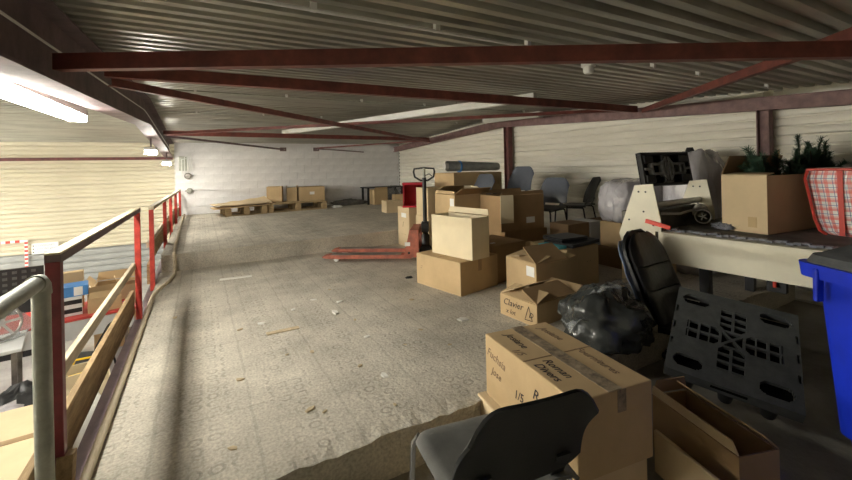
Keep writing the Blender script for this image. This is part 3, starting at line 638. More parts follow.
# ================================================================ CHAIRS
def make_chair(label, loc, rz, seat_m, back_m, leg_m, group=None, seat_h=.45, back_h=.36, rd=1.0):
    """polypropylene chair; local +y is the way a sitter faces, origin on the floor under the seat centre"""
    t = thing('plastic_chair', label, 'chair', loc, rz, group)
    def seat(u, v):
        x = (u-.5)*.46; e = abs(u-.5)*2; y = -.20+.42*v
        ww = 1-.10*(1-v)**2; cor = max(0, (e-.75)/.25)*max(0, (v-.8)/.2)
        z = seat_h - .018*(1-e*e)*math.sin(math.pi*min(1, v*1.05)) + (-.035*max(0, (v-.82)/.18)**2) - .02*max(0, (e-.85)/.15)**2
        return (x*ww*(1-.06*cor), y-.035*cor, z)
    def back(u, v):
        x = (u-.5)*.46; e = abs(u-.5)*2; crn = max(0, (e-.5)/.5)**2.5
        z = seat_h+.035+back_h*(v*(1-.16*rd*crn)+.05*crn*(1-v))
        taper = 1-.06*v
        y = -.205-.10*v+.028*e*e*(1-.3*v)+.02*math.sin(v*3.1)
        return (x*taper, y, z)
    obj('seat', shell(seat, 20, 16, .012), seat_m, t, True); obj('backrest', shell(back, 20, 16, .010), back_m, t, True)
    for s in (-1, 1): obj('back_bracket', bar((s*.14, -.17, seat_h-.005), (s*.14, -.215, seat_h+.09), .05, .008, (0, 1, 0)), back_m, t)
    for s in (-1, 1):
        obj('leg', tube([(s*.185, .19, seat_h-.05), (s*.20, .21, seat_h-.035), (s*.215, .225, seat_h-.07), (s*.235, .245, 0)], .011, 10), leg_m, t, True)
        obj('leg', tube([(s*.185, -.15, seat_h-.03), (s*.20, -.17, seat_h-.05), (s*.235, -.24, 0)], .011, 10), leg_m, t, True)
        obj('side_rail', tube([(s*.185, .19, seat_h-.045), (s*.185, -.16, seat_h-.035)], .010, 8), leg_m, t, True)
    return t
make_chair('near grey plastic chair with dark backrest seen from behind at the bottom', (.87, 1.12, -.22), math.radians(-10), 'chair_seat', 'chair_dark', 'chrome', back_h=.30, seat_h=.475, rd=1.9)
ch = make_chair('grey shell chair half hidden behind the folded flaps box', (3.54, 4.90, .30), math.radians(92), 'chair_blue', 'chair_blue', 'black_metal', seat_h=.42, rd=1.9)
st0 = make_chair('shiny grey shell chair with its seat facing left before the red post', (4.05, 4.60, .375), math.radians(96), 'chair_blue', 'chair_blue', 'black_metal', rd=1.9)
carton('wide low cardboard box under the shell chairs behind the large open box', 3.92, 4.72, 0, 0, 1.22, .74, .297, 'card_brown')
carton('flat cardboard box lifting the chair before the red post', 4.06, 4.60, .299, 0, .50, .52, .072, 'card_brown', seam=False)
make_chair('blue-grey chair facing the camera, right of the large open box', (4.20, 4.06, .205), math.radians(102), 'chair_seat', 'chair_blue', 'black_metal', rd=1.9)
make_chair('black chair seen from the side against the cream wall', (4.79, 4.02, .205), math.radians(20), 'chair_dark', 'chair_dark', 'black_metal')
t = thing('wooden_pallet', 'low wooden platform under the chairs along the right wall', 'pallet', (4.60, 4.04, 0))
for k in range(6): obj('board', box((-.45+.18*k, 0, .19), (.14, .62, .024)), 'pallet_wood', t)
for k in range(3): obj('block', box((-.40+.40*k, 0, .089), (.12, .60, .178)), 'pallet_wood', t)
# ================================================================ OFFICE CHAIR BACK, BAG
t = thing('office_chair', 'black padded office chair leaning beside the plastic pallet', 'office chair', (3.06, 1.70, -.22), math.radians(183))
def ob(u, v):
    x = (u-.5)*.46; e = abs(u-.5)*2; z = .30+.60*v
    rnd = max(0, (v-.70)/.3)**2.2
    wd = math.sqrt(max(.0, 1-rnd*.86)); pad = .055*(1-e**4)*(1-.5*v**6); seam = .022*sum(math.exp(-((v-s)/.018)**2) for s in (.34, .62))
    y = -.02-.26*v + .03*e*e + pad - seam*(1-e**6)
    return (x*wd, y, z)
def obk(u, v):
    x = (u-.5)*.50; e = abs(u-.5)*2; z = .28+.635*v; rnd = max(0, (v-.70)/.3)**2.2
    return (x*math.sqrt(max(.0, 1-rnd*.86)), -.055-.26*v+.03*e*e, z)
obj('padding', shell(ob, 26, 40, .03), 'leather_black', t, True); obj('back_shell', shell(obk, 22, 22, .022), 'black_plastic', t, True)
def sw(u, v): p = Vector(obk(u, .02+.9*v)); return (p.x*.98, p.y-.045-.02*noise.noise(Vector((u*6, v*6, 1))), p.z-.02)
obj('plastic_wrap', shell(sw, 18, 18, .004), 'wrap_blue', t, True)
def stf(u, v):
    x = (u-.5)*.46; e = abs(u-.5)*2; y = 0+.42*v; return (x*(1-.08*v), y, .27+.04*(1-e**4)*(1-(2*v-1)**6))
obj('seat', shell(stf, 16, 14, .05), 'leather_black', t, True)
obj('gas_column', tube([(0, .20, .06), (0, .20, .26)], .026, 12), 'black_metal', t, True)
for k in range(5):
    a = k*2*math.pi/5; obj('base_arm', bar((0, .20, .075), (.24*math.cos(a), .20+.24*math.sin(a), .055), .04, .03), 'black_plastic', t)
    obj('castor', lathe([(.02, -.02), (.026, 0), (.02, .02)], 12, None, Matrix.Translation((.24*math.cos(a), .20+.24*math.sin(a), .027)) @ Matrix.Rotation(math.pi/2, 4, 'X')), 'black_plastic', t, True)
t = thing('rubbish_bag', 'full dark plastic rubbish bag on the floor behind the big written box', 'bag', (2.47, 1.86, 0), math.radians(-35))
obj('bag', lump((.60, .48, .35), 3.3, .22, 1.9, 26, .5, 2.4), 'bag_smoke', t, True)
def film(u, v):
    a = (u-.5)*2.0; return (-.27+.38*v+.05*noise.noise(Vector((u*5, v*4, 2))), .02+.20*a*(1-.45*v), .10+.26*math.sin(min(1, v*1.15)*1.6)*(1-.35*a*a)+.03*noise.noise(Vector((u*7, v*7, 9)))+.02)
obj('clear_film', shell(film, 18, 18, .003), 'bag_clear', t, True)
t = thing('plastic_film', 'crumpled clear plastic film on the floor beside the orange-tan box', 'plastic film', (3.46, 2.42, .0), .3)
obj('film', lump((.55, .30, .10), 9.1, .5, 3.2, 22, .5, 2), 'bag_clear', t, True)
# ================================================================ PLASTIC PALLET
P0, P1, P3 = Vector((2.298, 1.339, .075)), Vector((2.542, .797, -.004)), Vector((2.854, 1.477, .387))
ex = (P1-P0).normalized(); ey = (P3-P0); ey = (ey-ex*ey.dot(ex)).normalized(); ez = ex.cross(ey)
t = thing('plastic_pallet', 'dark grey plastic pallet with oval corner holes leaning by the blue bin', 'pallet', P0)
t.rotation_euler = Matrix((ex, ey, ez)).transposed().to_euler()
PW, PH = .60, .65
def hole_deck():
    """deck plate cut by holes: rows of cells, filled by a fine grid with the hole cells left out"""
    bm = B(); n1, n2 = 96, 104; dx, dy = PW/n1, PH/n2; cx, cy = PW/2, PH/2
    def hole(x, y):
        for sx in (.105, PW-.105):
            for sy in (.085, PH-.085):
                px_, py_ = abs(x-sx), abs(y-sy)
                if py_ < .042 and max(0, px_-.030)**2+py_**2 < .042**2: return True
        u, v = x-cx, y-cy
        for a, b in ((u, v), (v, u)):
            # an arm of the cross: two columns of slots either side of the axis
            if .062 < abs(b) < .222 and .007 < abs(a) < .060:
                k = (abs(b)-.062)/.053; f = k-math.floor(k)
                if f < .82 and not (k < 1 and abs(a) > abs(b)-.022): return True
        if abs(u) < .050 and abs(v) < .050 and abs(abs(u)-abs(v)) > .010 and max(abs(u), abs(v)) > .012: return True
        for yy in (.2, .33, .46):
            if (x < .02 or x > PW-.02) and x > .008 and x < PW-.008 and abs(y-yy) < .028: return True
        return False
    V = {}
    def gv(i, j, z):
        k = (i, j, z)
        if k not in V: V[k] = bm.verts.new((i*dx, j*dy, z))
        return V[k]
    solid = [[not hole((i+.5)*dx, (j+.5)*dy) for j in range(n2)] for i in range(n1)]
    zt, zb = 0, -.022
    for i in range(n1):
        for j in range(n2):
            if not solid[i][j]: continue
            bm.faces.new((gv(i, j, zt), gv(i+1, j, zt), gv(i+1, j+1, zt), gv(i, j+1, zt)))
            for di, dj, e in ((-1, 0, ((i, j+1), (i, j))), (1, 0, ((i+1, j), (i+1, j+1))), (0, -1, ((i, j), (i+1, j))), (0, 1, ((i+1, j+1), (i, j+1)))):
                ii, jj = i+di, j+dj
                if 0 <= ii < n1 and 0 <= jj < n2 and solid[ii][jj]: continue
                (a, b), (c, d) = e; bm.faces.new((gv(a, b, zb), gv(c, d, zb), gv(c, d, zt), gv(a, b, zt)))
    return bm
obj('deck', hole_deck(), 'charcoal_plastic', t)
bm = B()
bx(bm, (PW/2, .012, -.045), (PW, .024, .045)); bx(bm, (PW/2, PH-.012, -.045), (PW, .024, .045)); bx(bm, (.012, PH/2, -.045), (.024, PH-.05, .045)); bx(bm, (PW-.012, PH/2, -.045), (.024, PH-.05, .045))
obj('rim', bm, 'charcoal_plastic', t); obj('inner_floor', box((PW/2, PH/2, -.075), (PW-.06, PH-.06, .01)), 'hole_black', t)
for i in (.11, PW/2, PW-.11):
    for j in (.10, PH/2, PH-.10): obj('foot', lathe([(.035, -.235 if j < .2 else -.14), (.05, -.08)], 12, None, Matrix.Translation((i, j, 0))), 'black_plastic', t, True)
obj('grip_slot', box((PW*.5, -.001, -.028), (.16, .004, .016)), 'hole_black', t)
# ================================================================ BLUE WHEELIE BIN
t = thing('wheelie_bin', 'bright blue wheelie bin with a dark grey lid at the right edge', 'bin', (2.445, .31, -.22), math.radians(-27))
# local -x side is the one seen on the left of the picture, +y is away along the side
def frus(bm, z0, a0, b0, z1, a1, b1, r=.05, n=5):
    R = []
    for z, a, b in ((z0, a0, b0), (z1, a1, b1)):
        ring = []
        for sx, sy, st in ((1, 1, 0), (-1, 1, 90), (-1, -1, 180), (1, -1, 270)):
            for k in range(n+1):
                q = math.radians(st+90*k/n); ring.append(bm.verts.new((sx*(a/2-r)+r*math.cos(q), sy*(b/2-r)+r*math.sin(q), z)))
        R.append(ring)
    m = len(R[0])
    for k in range(m): bm.faces.new((R[0][k], R[0][(k+1) % m], R[1][(k+1) % m], R[1][k]))
    bm.faces.new(R[0][::-1]); bm.faces.new(R[1]); return bm
bm = frus(B(), .30, .47, .52, .96, .545, .60); obj('body', bm, 'bin_blue', t, True)
obj('lower_body', frus(B(), .04, .43, .40, .30, .47, .44), 'bin_blue', t, True)
obj('rim', frus(B(), .955, .63, .69, 1.015, .64, .70, .06), 'bin_blue', t, True)
lid = obj('lid', frus(frus(B(), 1.016, .61, .67, 1.05, .58, .64, .07), 1.05, .58, .64, 1.11, .40, .46, .10), 'lid_grey', t, True)
for y in (-.20, .24): obj('rim_rib', box((-.31, y, .93), (.035, .02, .14)), 'bin_blue', t, bevel=.006)
for s in (-1, 1): obj('wheel', lathe([(.04, -.025), (.095, -.025), (.095, .025), (.04, .025)], 20, None, Matrix.Translation((.20, s*.27, .095)) @ Matrix.Rotation(math.pi/2, 4, 'X')), 'black_plastic', t, True)
obj('axle', tube([(.20, -.26, .095), (.20, .26, .095)], .012, 8), 'black_metal', t)
# ================================================================ CREAM MACHINE BENCH ON THE RIGHT
ZT = .66
A = gz(658, 231.5, ZT); Bp = gz(832, 252, ZT); dirn = (Bp-A).normalized(); yawm = math.atan2(dirn.y, dirn.x)+math.pi/2   # local -y runs along the front edge to the camera
t = thing('machine_bench', 'cream painted machine bench with a dark top along the right wall', 'machine', (A.x, A.y, 0), yawm)
bd = [(0, -.15), (1.35, -.15), (1.35, 0), (0, 0)]
L_ = 2.3
obj('top_body', box((.675, -L_/2, ZT-.126), (1.35, L_, .25)), 'machine_cream', t, bevel=.004)
obj('top_mat', box((.70, -L_/2, ZT+.004), (1.28, L_-.03, .012)), 'mat_grey', t)
bm = B()
for k in range(60):
    bx(bm, (.075+.02*math.sin(k*1.7), -.06-k*.037, ZT+.016+.004*math.sin(k*2.3)), (.05, .036, .014), Matrix.Identity(4))
obj('bubble_wrap_edge', bm, 'bubble_blue', t)
for x, y in ((.25, -.25), (1.2, -.25), (.25, -2.1), (1.2, -2.1)): 
    zb = 0 if y > -1 else -.0
    obj('leg', box((x, y, (ZT-.25-.20)/2), (.07, .07, ZT-.25+.20)), 'black_metal', t)
obj('orange_switch', box((.16, -.72, ZT-.30), (.02, .02, .06)), 'red_bar', t, bevel=.004); obj('switch_box', box((.21, -.72, ZT-.31), (.05, .11, .12)), 'black_plastic', t)
# side plates of the roller head (the near one flush with the bench front)
pl = [(-.02, -.15), (-.02+.30, -.13), (.30, -.06), (.20, .39), (.04, .405), (-.10, .10), (-.10, 0), (-.02, 0)]
pl = [(.02, -.15), (.31, -.13), (.335, -.05), (.185, .385), (.03, .40), (-.03, .09), (-.03, .0), (.02, .0)]
for x in (-.012, 1.02):
    p = obj('side_plate', prism([(q[0], q[1]+ZT) for q in pl], 'x', x, x+.012), 'machine_cream', t)
    for q in ((.09, .33), (.15, .33), (.11, .16), (.03, .05), (.24, .08), (.27, -.07)):
        obj('bolt', lathe([(.008, 0), (.008, .004)], 8, None, Matrix.Translation((x, q[0], q[1]+ZT)) @ Matrix.Rotation(-math.pi/2, 4, 'Y')), 'black_metal', p)
for (y, z, r) in ((.10, .20, .03), (.17, .08, .045)):
    obj('roller', lathe([(r, 0), (r, 1.02)], 18, None, Matrix.Translation((0, y, ZT+z)) @ Matrix.Rotation(math.pi/2, 4, 'Y')), 'foil', t, True)
obj('grey_housing', box((.52, .22, ZT+.0), (1.0, .22, .30)), 'mat_grey', t, bevel=.01)
obj('crank', tube([(.02, -.02, ZT+.15), (.12, -.12, ZT+.15), (.62, -.10, ZT+.17), (.66, -.02, ZT+.13)], .011, 8), 'bare_steel', t, True)
obj('red_handle', bar((-.03, .085, ZT+.085), (-.03, -.115, ZT+.045), .02, .034), 'red_bar', t, bevel=.003)
TM = Matrix.Translation((A.x, A.y, 0)) @ Matrix.Rotation(yawm, 4, 'Z')
def on_bench(x, y, z=0): return TM @ Vector((x, y, ZT+.011+z))
# foil roll
p = gz(703, 224, ZT+.02)
t = thing('foil_roll', 'roll of silver-grey foil lying on the cream machine bench', 'roll', (p.x, p.y, ZT+.014), yawm+math.radians(24))
bm = B(); prof = []
for k in range(70):
    a = k*.42; r = .074-.0006*k; prof.append((r*math.cos(a), r*math.sin(a)+.074))
R = [[bm.verts.new((x, q[0], q[1])) for q in prof] for x in (0, .62)]
for k in range(69): bm.faces.new((R[0][k], R[0][k+1], R[1][k+1], R[1][k]))
obj('foil', bm, 'foil', t, True)
bm = B()
for k in range(5):
    a = k*2*math.pi/5; tube([(.004, 0, .074), (.004, .034*math.cos(a), .074+.034*math.sin(a))], .006, 6, bm)
obj('core_spokes', bm, 'white_plastic', t); obj('core_ring', tube([(.003, .06*math.cos(k*.3142), .074+.06*math.sin(k*.3142)) for k in range(21)], .004, 6), 'white_plastic', t, True)
t = thing('bubble_wrap', 'crumpled bubble wrap under the foil roll on the bench edge', 'bubble wrap', (p.x-.10, p.y-.24, ZT+.018), yawm); obj('wrap', lump((.18, .22, .05), 5.5, .5, 3.5, 16, .5, 2), 'bubble_blue', t, True)
# carton with christmas tree
x, y, yaw, w_, d_ = from_px((725, 229), (768, 235), (819, 226), ZT+.012)
tx = carton('open cardboard box holding the artificial christmas tree on the bench', x, y, ZT+.0125, yaw, w_, d_, .45, 'card_light', True, flaps=(('-x', 5, .14), ('+y', 70, .16, 'card_dark')))
face_patch(tx, 'faded_stamp', '-x', tx['dims'], .06, -.14, .06, .08, 'card_tan')
t = thing('christmas_tree', 'green artificial christmas tree branches lying in the open box', 'christmas tree', (x+.50, y, ZT+.27), yaw)
def branch(p0, p1, seed, n=150):
    rnd = random.Random(seed); bm = B(); bs = B(); p0 = Vector(p0); p1 = Vector(p1); mid = (p0+p1)/2+Vector((rnd.uniform(-.04, .04), rnd.uniform(-.04, .04), .04))
    pts = [p0*(1-s)**2+mid*2*s*(1-s)+p1*s*s for s in [k/8 for k in range(9)]]
    tube(pts, .004, 5, bs)
    for k in range(n):
        s = rnd.random()**.8; c = p0*(1-s)**2+mid*2*s*(1-s)+p1*s*s; tn = (p1-p0).normalized()
        a = Vector((rnd.gauss(0, 1), rnd.gauss(0, 1), rnd.gauss(0, 1))); a = (a-tn*a.dot(tn)).normalized()
        d = (a+tn*.55).normalized()*rnd.uniform(.03, .055); sd = tn.cross(a)*.0034
        q = [bm.verts.new(v) for v in (c-sd, c+sd, c+d+sd*.4, c+d-sd*.4)]; bm.faces.new(q)
    o = obj('branch', bs, 'bark', t); obj('needles', bm, 'needle', o)['kind'] = 'stuff'
k = 0
hw = w_/2
for (bxx, dy, dx, hz) in ((-.36, -.03, -.05, .40), (-.30, .02, -.10, .34), (-.30, -.02, .06, .36), (-.20, .05, -.03, .30), (-.12, -.06, .05, .33), (-.05, .02, .04, .40), (.02, 0, .05, .52), (.05, -.05, -.02, .38), (.10, .03, .05, .44), (.16, -.04, .06, .36), (.2, .02, .07, .50), (.26, -.02, .05, .42), (.30, .02, .08, .36), (.34, .0, .04, .46), (.0, -.08, .15, .27), (-.2, -.08, .05, .28), (.2, -.1, .1, .27), (-.1, .06, .2, .30), (.1, .06, .2, .32), (-.40, .0, -.06, .30)):
    for q in range(4):
        ang = random.Random(k).uniform(-1, 1); branch((bxx*1.3+.03*q, dy*.6, -.05+.04*q), (min(max(bxx*1.75+dx*(1+q*.25)+.05*ang, -.72), .42), dy*1.3+.05*math.cos(k*2.1), hz*(.62+.13*q)), k, 300); k += 1
obj('trunk', tube([(-.38, .02, .05), (.34, .0, .10)], .012, 8), 'bark', t, True)
obj('copper_tip', tube([(-.23, .03, .22), (-.22, .03, .40)], .010, 8), 'card_tan', t, True)
# checked bag
p = gz(846, 240, ZT+.012)
t = thing('checked_bag', 'red, white and blue checked woven plastic bag beside the christmas tree', 'bag', (p.x+.33, p.y-.12, ZT+.0125), yawm-.1)
def bagm():
    bm = B(); n = 14; R = []
    prof = [(.28, 0), (.315, .03), (.34, .12), (.36, .26), (.385, .42), (.37, .485), (.32, .50)]
    for i, (hw_, z) in enumerate(prof):
        ring = []
        for s in range(48):
            a = 2*math.pi*s/48; c, sn = math.cos(a), math.sin(a); q = (abs(c)**5+abs(sn)**5)**(-.2)
            wob = 1+.03*noise.noise(Vector((c*3, sn*3, z*8)))
            ring.append(bm.verts.new((c*q*hw_*.62*wob, sn*q*hw_*wob, z)))
        R.append(ring)
    for i in range(len(R)-1):
        for k in range(48): bm.faces.new((R[i][k], R[i][(k+1) % 48], R[i+1][(k+1) % 48], R[i+1][k]))
    bm.faces.new(R[0][::-1]); bm.faces.new(R[-1]); return bm, prof
bm, prof = bagm(); obj('body', bm, 'tartan', t, True)
for sx in (-1, 1):
    for sy in (-1, 1):
        obj('piping', tube([(sx*h*.62*.935, sy*h*.935, z) for h, z in prof[:-1]], .010, 6), 'stripe_red', t, True)
obj('piping', tube([(-.37*.62*1.01, -.345, .49), (-.37*.62*1.01, .345, .49)], .010, 6), 'stripe_red', t, True)
obj('handle_strap', bar((-.222, -.05, .01), (-.245, -.05, .48), .03, .006, (1, 0, 0)), 'stripe_red', t); obj('handle_strap', bar((-.222, .16, .01), (-.245, .16, .48), .03, .006, (1, 0, 0)), 'stripe_red', t)
# plastic covered machinery behind, with the black pallet on it
t = thing('wrapped_bundle', 'low bundle wrapped in grey plastic behind the cream side plate', 'bundle', (4.64, 3.06, .535), math.radians(-6))
obj('plastic_cover', lump((.76, .44, .50), 2.2, .09, 2.4, 34, .85, 4.5), 'wrap_grey', t, True)
t = thing('wrapped_machine', 'tall machine wrapped in grey plastic standing against the right wall', 'machine', (4.95, 2.46, 0), math.radians(-4))
obj('plastic_cover', lump((.68, .52, 1.36), 6.4, .08, 2.4, 30, .8, 3.4), 'wrap_grey', t, True)
obj('black_cap', lathe([(.03, 0), (.045, .02), (.03, .06)], 12, None, Matrix.Translation((-.12, .0, 1.34))), 'black_plastic', t, True)
obj('brown_panel', box((.06, -.36, .98), (.45, .012, .30)), 'card_dark', t)
# black nestable pallet standing on edge (underside to the camera)
q0 = Vector((3.84, 2.42, 1.0)); 
t = thing('black_pallet', 'black plastic pallet standing on edge with its ribbed underside showing', 'pallet', q0)
e1 = Vector((.985, -.17, 0)).normalized(); e2 = Vector((.10, .16, .98)); e2 = (e2-e1*e2.dot(e1)).normalized(); t.rotation_euler = Matrix((e1, e2, e1.cross(e2))).transposed().to_euler()
W2, H2 = .66, .34
obj('deck', box((W2/2, H2/2, 0), (W2, H2, .02)), 'hole_black', t)
bm = B(); bx(bm, (W2/2, .012, .025), (W2, .024, .05)); bx(bm, (W2/2, H2-.012, .025), (W2, .024, .05)); bx(bm, (.012, H2/2, .025), (.024, H2-.05, .05)); bx(bm, (W2-.012, H2/2, .025), (.024, H2-.05, .05)); obj('rim', bm, 'black_plastic', t)
for i in (.09, W2/2, W2-.09):
    for j in (.07, H2-.07): obj('foot', box((i, j, .035), (.12, .08, .05)), 'black_plastic', t, bevel=.01)
bm = B()
for a, b in (((.12, .12), (.26, .12)), ((.12, .22), (.26, .22)), ((.12, .12), (.12, .22)), ((.26, .12), (.30, .07)), ((.26, .22), (.30, .27)), ((.36, .27), (.40, .22)), ((.36, .07), (.40, .12)), ((.40, .12), (.56, .12)), ((.40, .22), (.56, .22)), ((.56, .12), (.56, .22)), ((.50, .12), (.50, .22)), ((.31, .05), (.31, .29)), ((.35, .05), (.35, .29)), ((.26, .12), (.26, .22)), ((.40, .12), (.40, .22)), ((.02, .17), (.12, .17)), ((.56, .17), (.64, .17))):
    bar((a[0], a[1], .03), (b[0], b[1], .03), .020, .07, (0, 0, 1), bm)
obj('rib_grid', bm, 'rib_grey', t)
# ================================================================ FAR PLATFORM
def wood_pallet(label, x, y, z, yaw, L_=1.2, W_=.8):
    t = thing('wooden_pallet', label, 'pallet', (x, y, z), yaw)
    for k in range(5): obj('deck_board', box((0, -W_/2+.05+k*(W_-.1)/4, .193), (L_, .10, .02)), 'pallet_wood', t)
    for k in range(3): obj('stringer_board', box((-L_/2+.05+k*(L_-.1)/2, 0, .172), (.10, W_, .02)), 'pallet_wood', t)
    for i in range(3):
        for j in range(3): obj('block', box((-L_/2+.06+i*(L_-.12)/2, -W_/2+.05+j*(W_-.1)/2, .091), (.12, .10, .142)), 'pallet_wood', t)
    for j in range(3): obj('base_board', box((0, -W_/2+.05+j*(W_-.1)/2, .01), (L_, .10, .02)), 'pallet_wood', t)
    return t
wood_pallet('wooden pallet carrying three cardboard boxes before the white wall', 2.12, 10.72, STEP, math.radians(4), 1.45)
wood_pallet('wooden pallet covered by flattened cardboard, left of the boxed pallet', 0.90, 10.58, STEP, math.radians(6), .90)
t = thing('flattened_cardboard', 'crumpled flattened cardboard sheets draped over the left pallet', 'cardboard', (.92, 10.52, STEP+.206), math.radians(6))
def sheet(u, v): return (-.70+1.24*u, -.42+.75*v, .02+.17*max(0, u-.3)**1.0*(v)+.035*noise.noise(Vector((u*4, v*3, 3)))*(1 if u > .1 else .3)+.03)
obj('sheet', shell(sheet, 24, 14, .012), 'card_light', t, True)
def sheet2(u, v): return (-.72+1.2*u, -.46+.6*v, .012-.03*(1-u)+.01*noise.noise(Vector((u*4, v*3, 7))))
obj('sheet', shell(sheet2, 16, 10, .012), 'card_tan', t, True)
o = obj('loose_plank', box((0, 0, 0), (1.35, .09, .03)), 'pallet_wood', None); o.location = (2.10, 10.33, STEP+.222); o.rotation_euler = (0, 0, math.radians(5)); tag(o, 'loose wooden plank lying along the front of the boxed pallet', 'plank')
zp = STEP+.2045
carton('cardboard box with a lit pale side, leftmost on the boxed pallet', 1.66, 10.78, zp, math.radians(-14), .36, .42, .41, 'card_tan')
carton('narrow open cardboard box in the middle of the boxed pallet', 2.07, 10.80, zp, math.radians(-8), .24, .36, .36, 'card_tan', True, flaps=(('-x', 80, .05), ('+x', 120, .05)))
fb = carton('wide cardboard box with a small white label on the boxed pallet', 2.56, 10.80, zp, math.radians(-3), .66, .42, .37, 'card_tan', stickers=(('-y', .0, .02, .12, .07),))
o = obj('plastic_scrap', lump((.28, .16, .06), 4.2, .5, 3, 12, .5, 2), 'white_plastic', None, True); o.location = (3.16, 10.42, STEP); tag(o, 'white plastic scrap on the floor right of the boxed pallet', 'scrap')
# folding table in the corner
t = thing('folding_table', 'black table standing in the far right corner by the white wall', 'table', (4.62, 10.78, STEP))
obj('table_top', box((0, 0, .47), (1.15, .55, .03)), 'black_plastic', t)
for s in (-1, 1):
    for q in (-1, 1): obj('leg', box((s*.52, q*.22, .228), (.05, .05, .455)), 'black_metal', t)
carton('brown cardboard box under the black corner table', 4.42, 10.62, STEP, math.radians(5), .42, .34, .42, 'card_tan', True, flaps=(('-y', 120, .06),))
carton('small grey-brown cardboard box at the foot of the corner table', 4.95, 10.36, STEP, math.radians(-8), .34, .28, .26, 'card_tan')
carton('small pale cardboard box alone on the upper floor before the corner table', 3.86, 8.45, STEP, math.radians(-5), .40, .36, .27, 'card_light')
o = obj('plastic_bag', lump((.55, .30, .48), 8.2, .2, 2, 18, .5, 2.4), 'bag_clear', None, True); o.location = (4.88, 10.83, STEP); tag(o, 'clear plastic bag bulging under the black corner table', 'bag')
o = obj('grey_tarp', lump((1.0, .35, .16), 1.2, .3, 2, 18, .5, 2.2), 'mat_grey', None, True); o.location = (3.66, 10.98, STEP); tag(o, 'grey crumpled sheet lying along the foot of the white wall', 'sheet')
# ================================================================ THE HALL BELOW (left)
def trestle(label, x, y, yaw, L_, W_, top, apron):
    t = thing('work_table', label, 'table', (x, y, ZH), yaw)
    obj('table_top', box((0, 0, .725), (L_, W_, .03)), top, t, bevel=.004)
    if apron: obj('apron', box((0, -W_/2+.02, .60), (L_-.06, .02, .20)), apron, t)
    for s in (-1, 1):
        for q in (-1, 1): obj('leg', box((s*(L_/2-.06), q*(W_/2-.06), .355), (.04, .04, .71)), 'bare_steel', t)
trestle('red topped work table full of boxes in the hall below', -1.72, 6.30, math.radians(12), 1.9, .72, 'table_red', 'hall_white')
trestle('white table holding a plastic wheel in the hall below', -2.42, 5.42, math.radians(12), 1.7, .62, 'hall_white', None)
zt = ZH+.741
def hcarton(label, x, y, z, yaw, w_, d_, h, **k): return carton(label, x, y, z, math.radians(yaw), w_, d_, h, **k)
hb = hcarton('blue and white printed box on the red table in the hall', -1.36, 6.28, zt+.222, 10, .30, .26, .12, material='blue_print', seam=False, name='printed_box', stickers=(('-y', .06, 0, .08, .10),))
hcarton('white and black striped product box under the blue box on the red table', -1.40, 6.28, zt, 12, .26, .28, .22, material='hall_white', seam=False, name='printed_box', stickers=(('-y', 0, .05, .25, .05, 'black_plastic'), ('-y', 0, -.05, .25, .05, 'black_plastic')))
hcarton('tall tan cardboard box at the back of the red table', -1.47, 6.53, zt, 12, .34, .12, .45, material='card_tan', seam=False)
hcarton('open tan cardboard box in the middle of the red table', -1.06, 6.30, zt, 12, .32, .30, .16, opened=True, flaps=(('-y', 60, .08), ('+y', 110, .08)))
hcarton('pale cardboard box with raised flaps at the right end of the red table', -.88, 6.68, zt, 12, .18, .16, .18, material='card_light', opened=True, flaps=(('-x', 110, .12), ('+x', 120, .12), ('-y', 140, .10)))
hcarton('long tan cardboard box standing beyond the red table in the hall', -1.05, 7.15, ZH, 4, .50, .4, .86, material='card_tan', opened=True, flaps=(('-x', 130, .12), ('+y', 100, .12)))
hcarton('grey-tan cardboard box standing farther back in the hall by the grey wall', -1.30, 8.1, ZH, 4, .5, .4, .62, material='card_light')
o = obj('blue_cable', tube([(-.82+.06*math.sin(k*1.9), 6.28+.05*math.cos(k*1.3), zt+.03+.02*math.sin(k)) for k in range(22)], .006, 6), 'blue_cable', None, True); tag(o, 'tangled blue cable on the right end of the red table', 'cable')
make_chair('black chair with a tall dark back before the red table in the hall', (-1.10, 5.48, ZH), math.radians(75), 'chair_dark', 'chair_dark', 'black_metal')
# plastic wheel on the white table
t = thing('spoked_wheel', 'white spoked plastic wheel wrapped in film on the white hall table', 'wheel', (-1.78, 5.66, zt), math.radians(40))
WM = Matrix.Translation((0, 0, .17)) @ Matrix.Rotation(math.radians(75), 4, 'X')
obj('rim', tube([WM @ Vector((.16*math.cos(k*.2618), .16*math.sin(k*.2618), 0)) for k in range(25)], .014, 8), 'bare_steel', t, True)
for k in range(6): obj('spoke', bar(WM @ Vector((0, 0, 0)), WM @ Vector((.155*math.cos(k*1.047), .155*math.sin(k*1.047), 0)), .02, .02), 'white_plastic', t)
obj('hub', lathe([(.03, -.02), (.03, .02)], 12, None, WM), 'white_plastic', t, True)
obj('film', lump((.44, .24, .30), 7.7, .2, 2, 16, .5, 2.4), 'bag_clear', t, True)
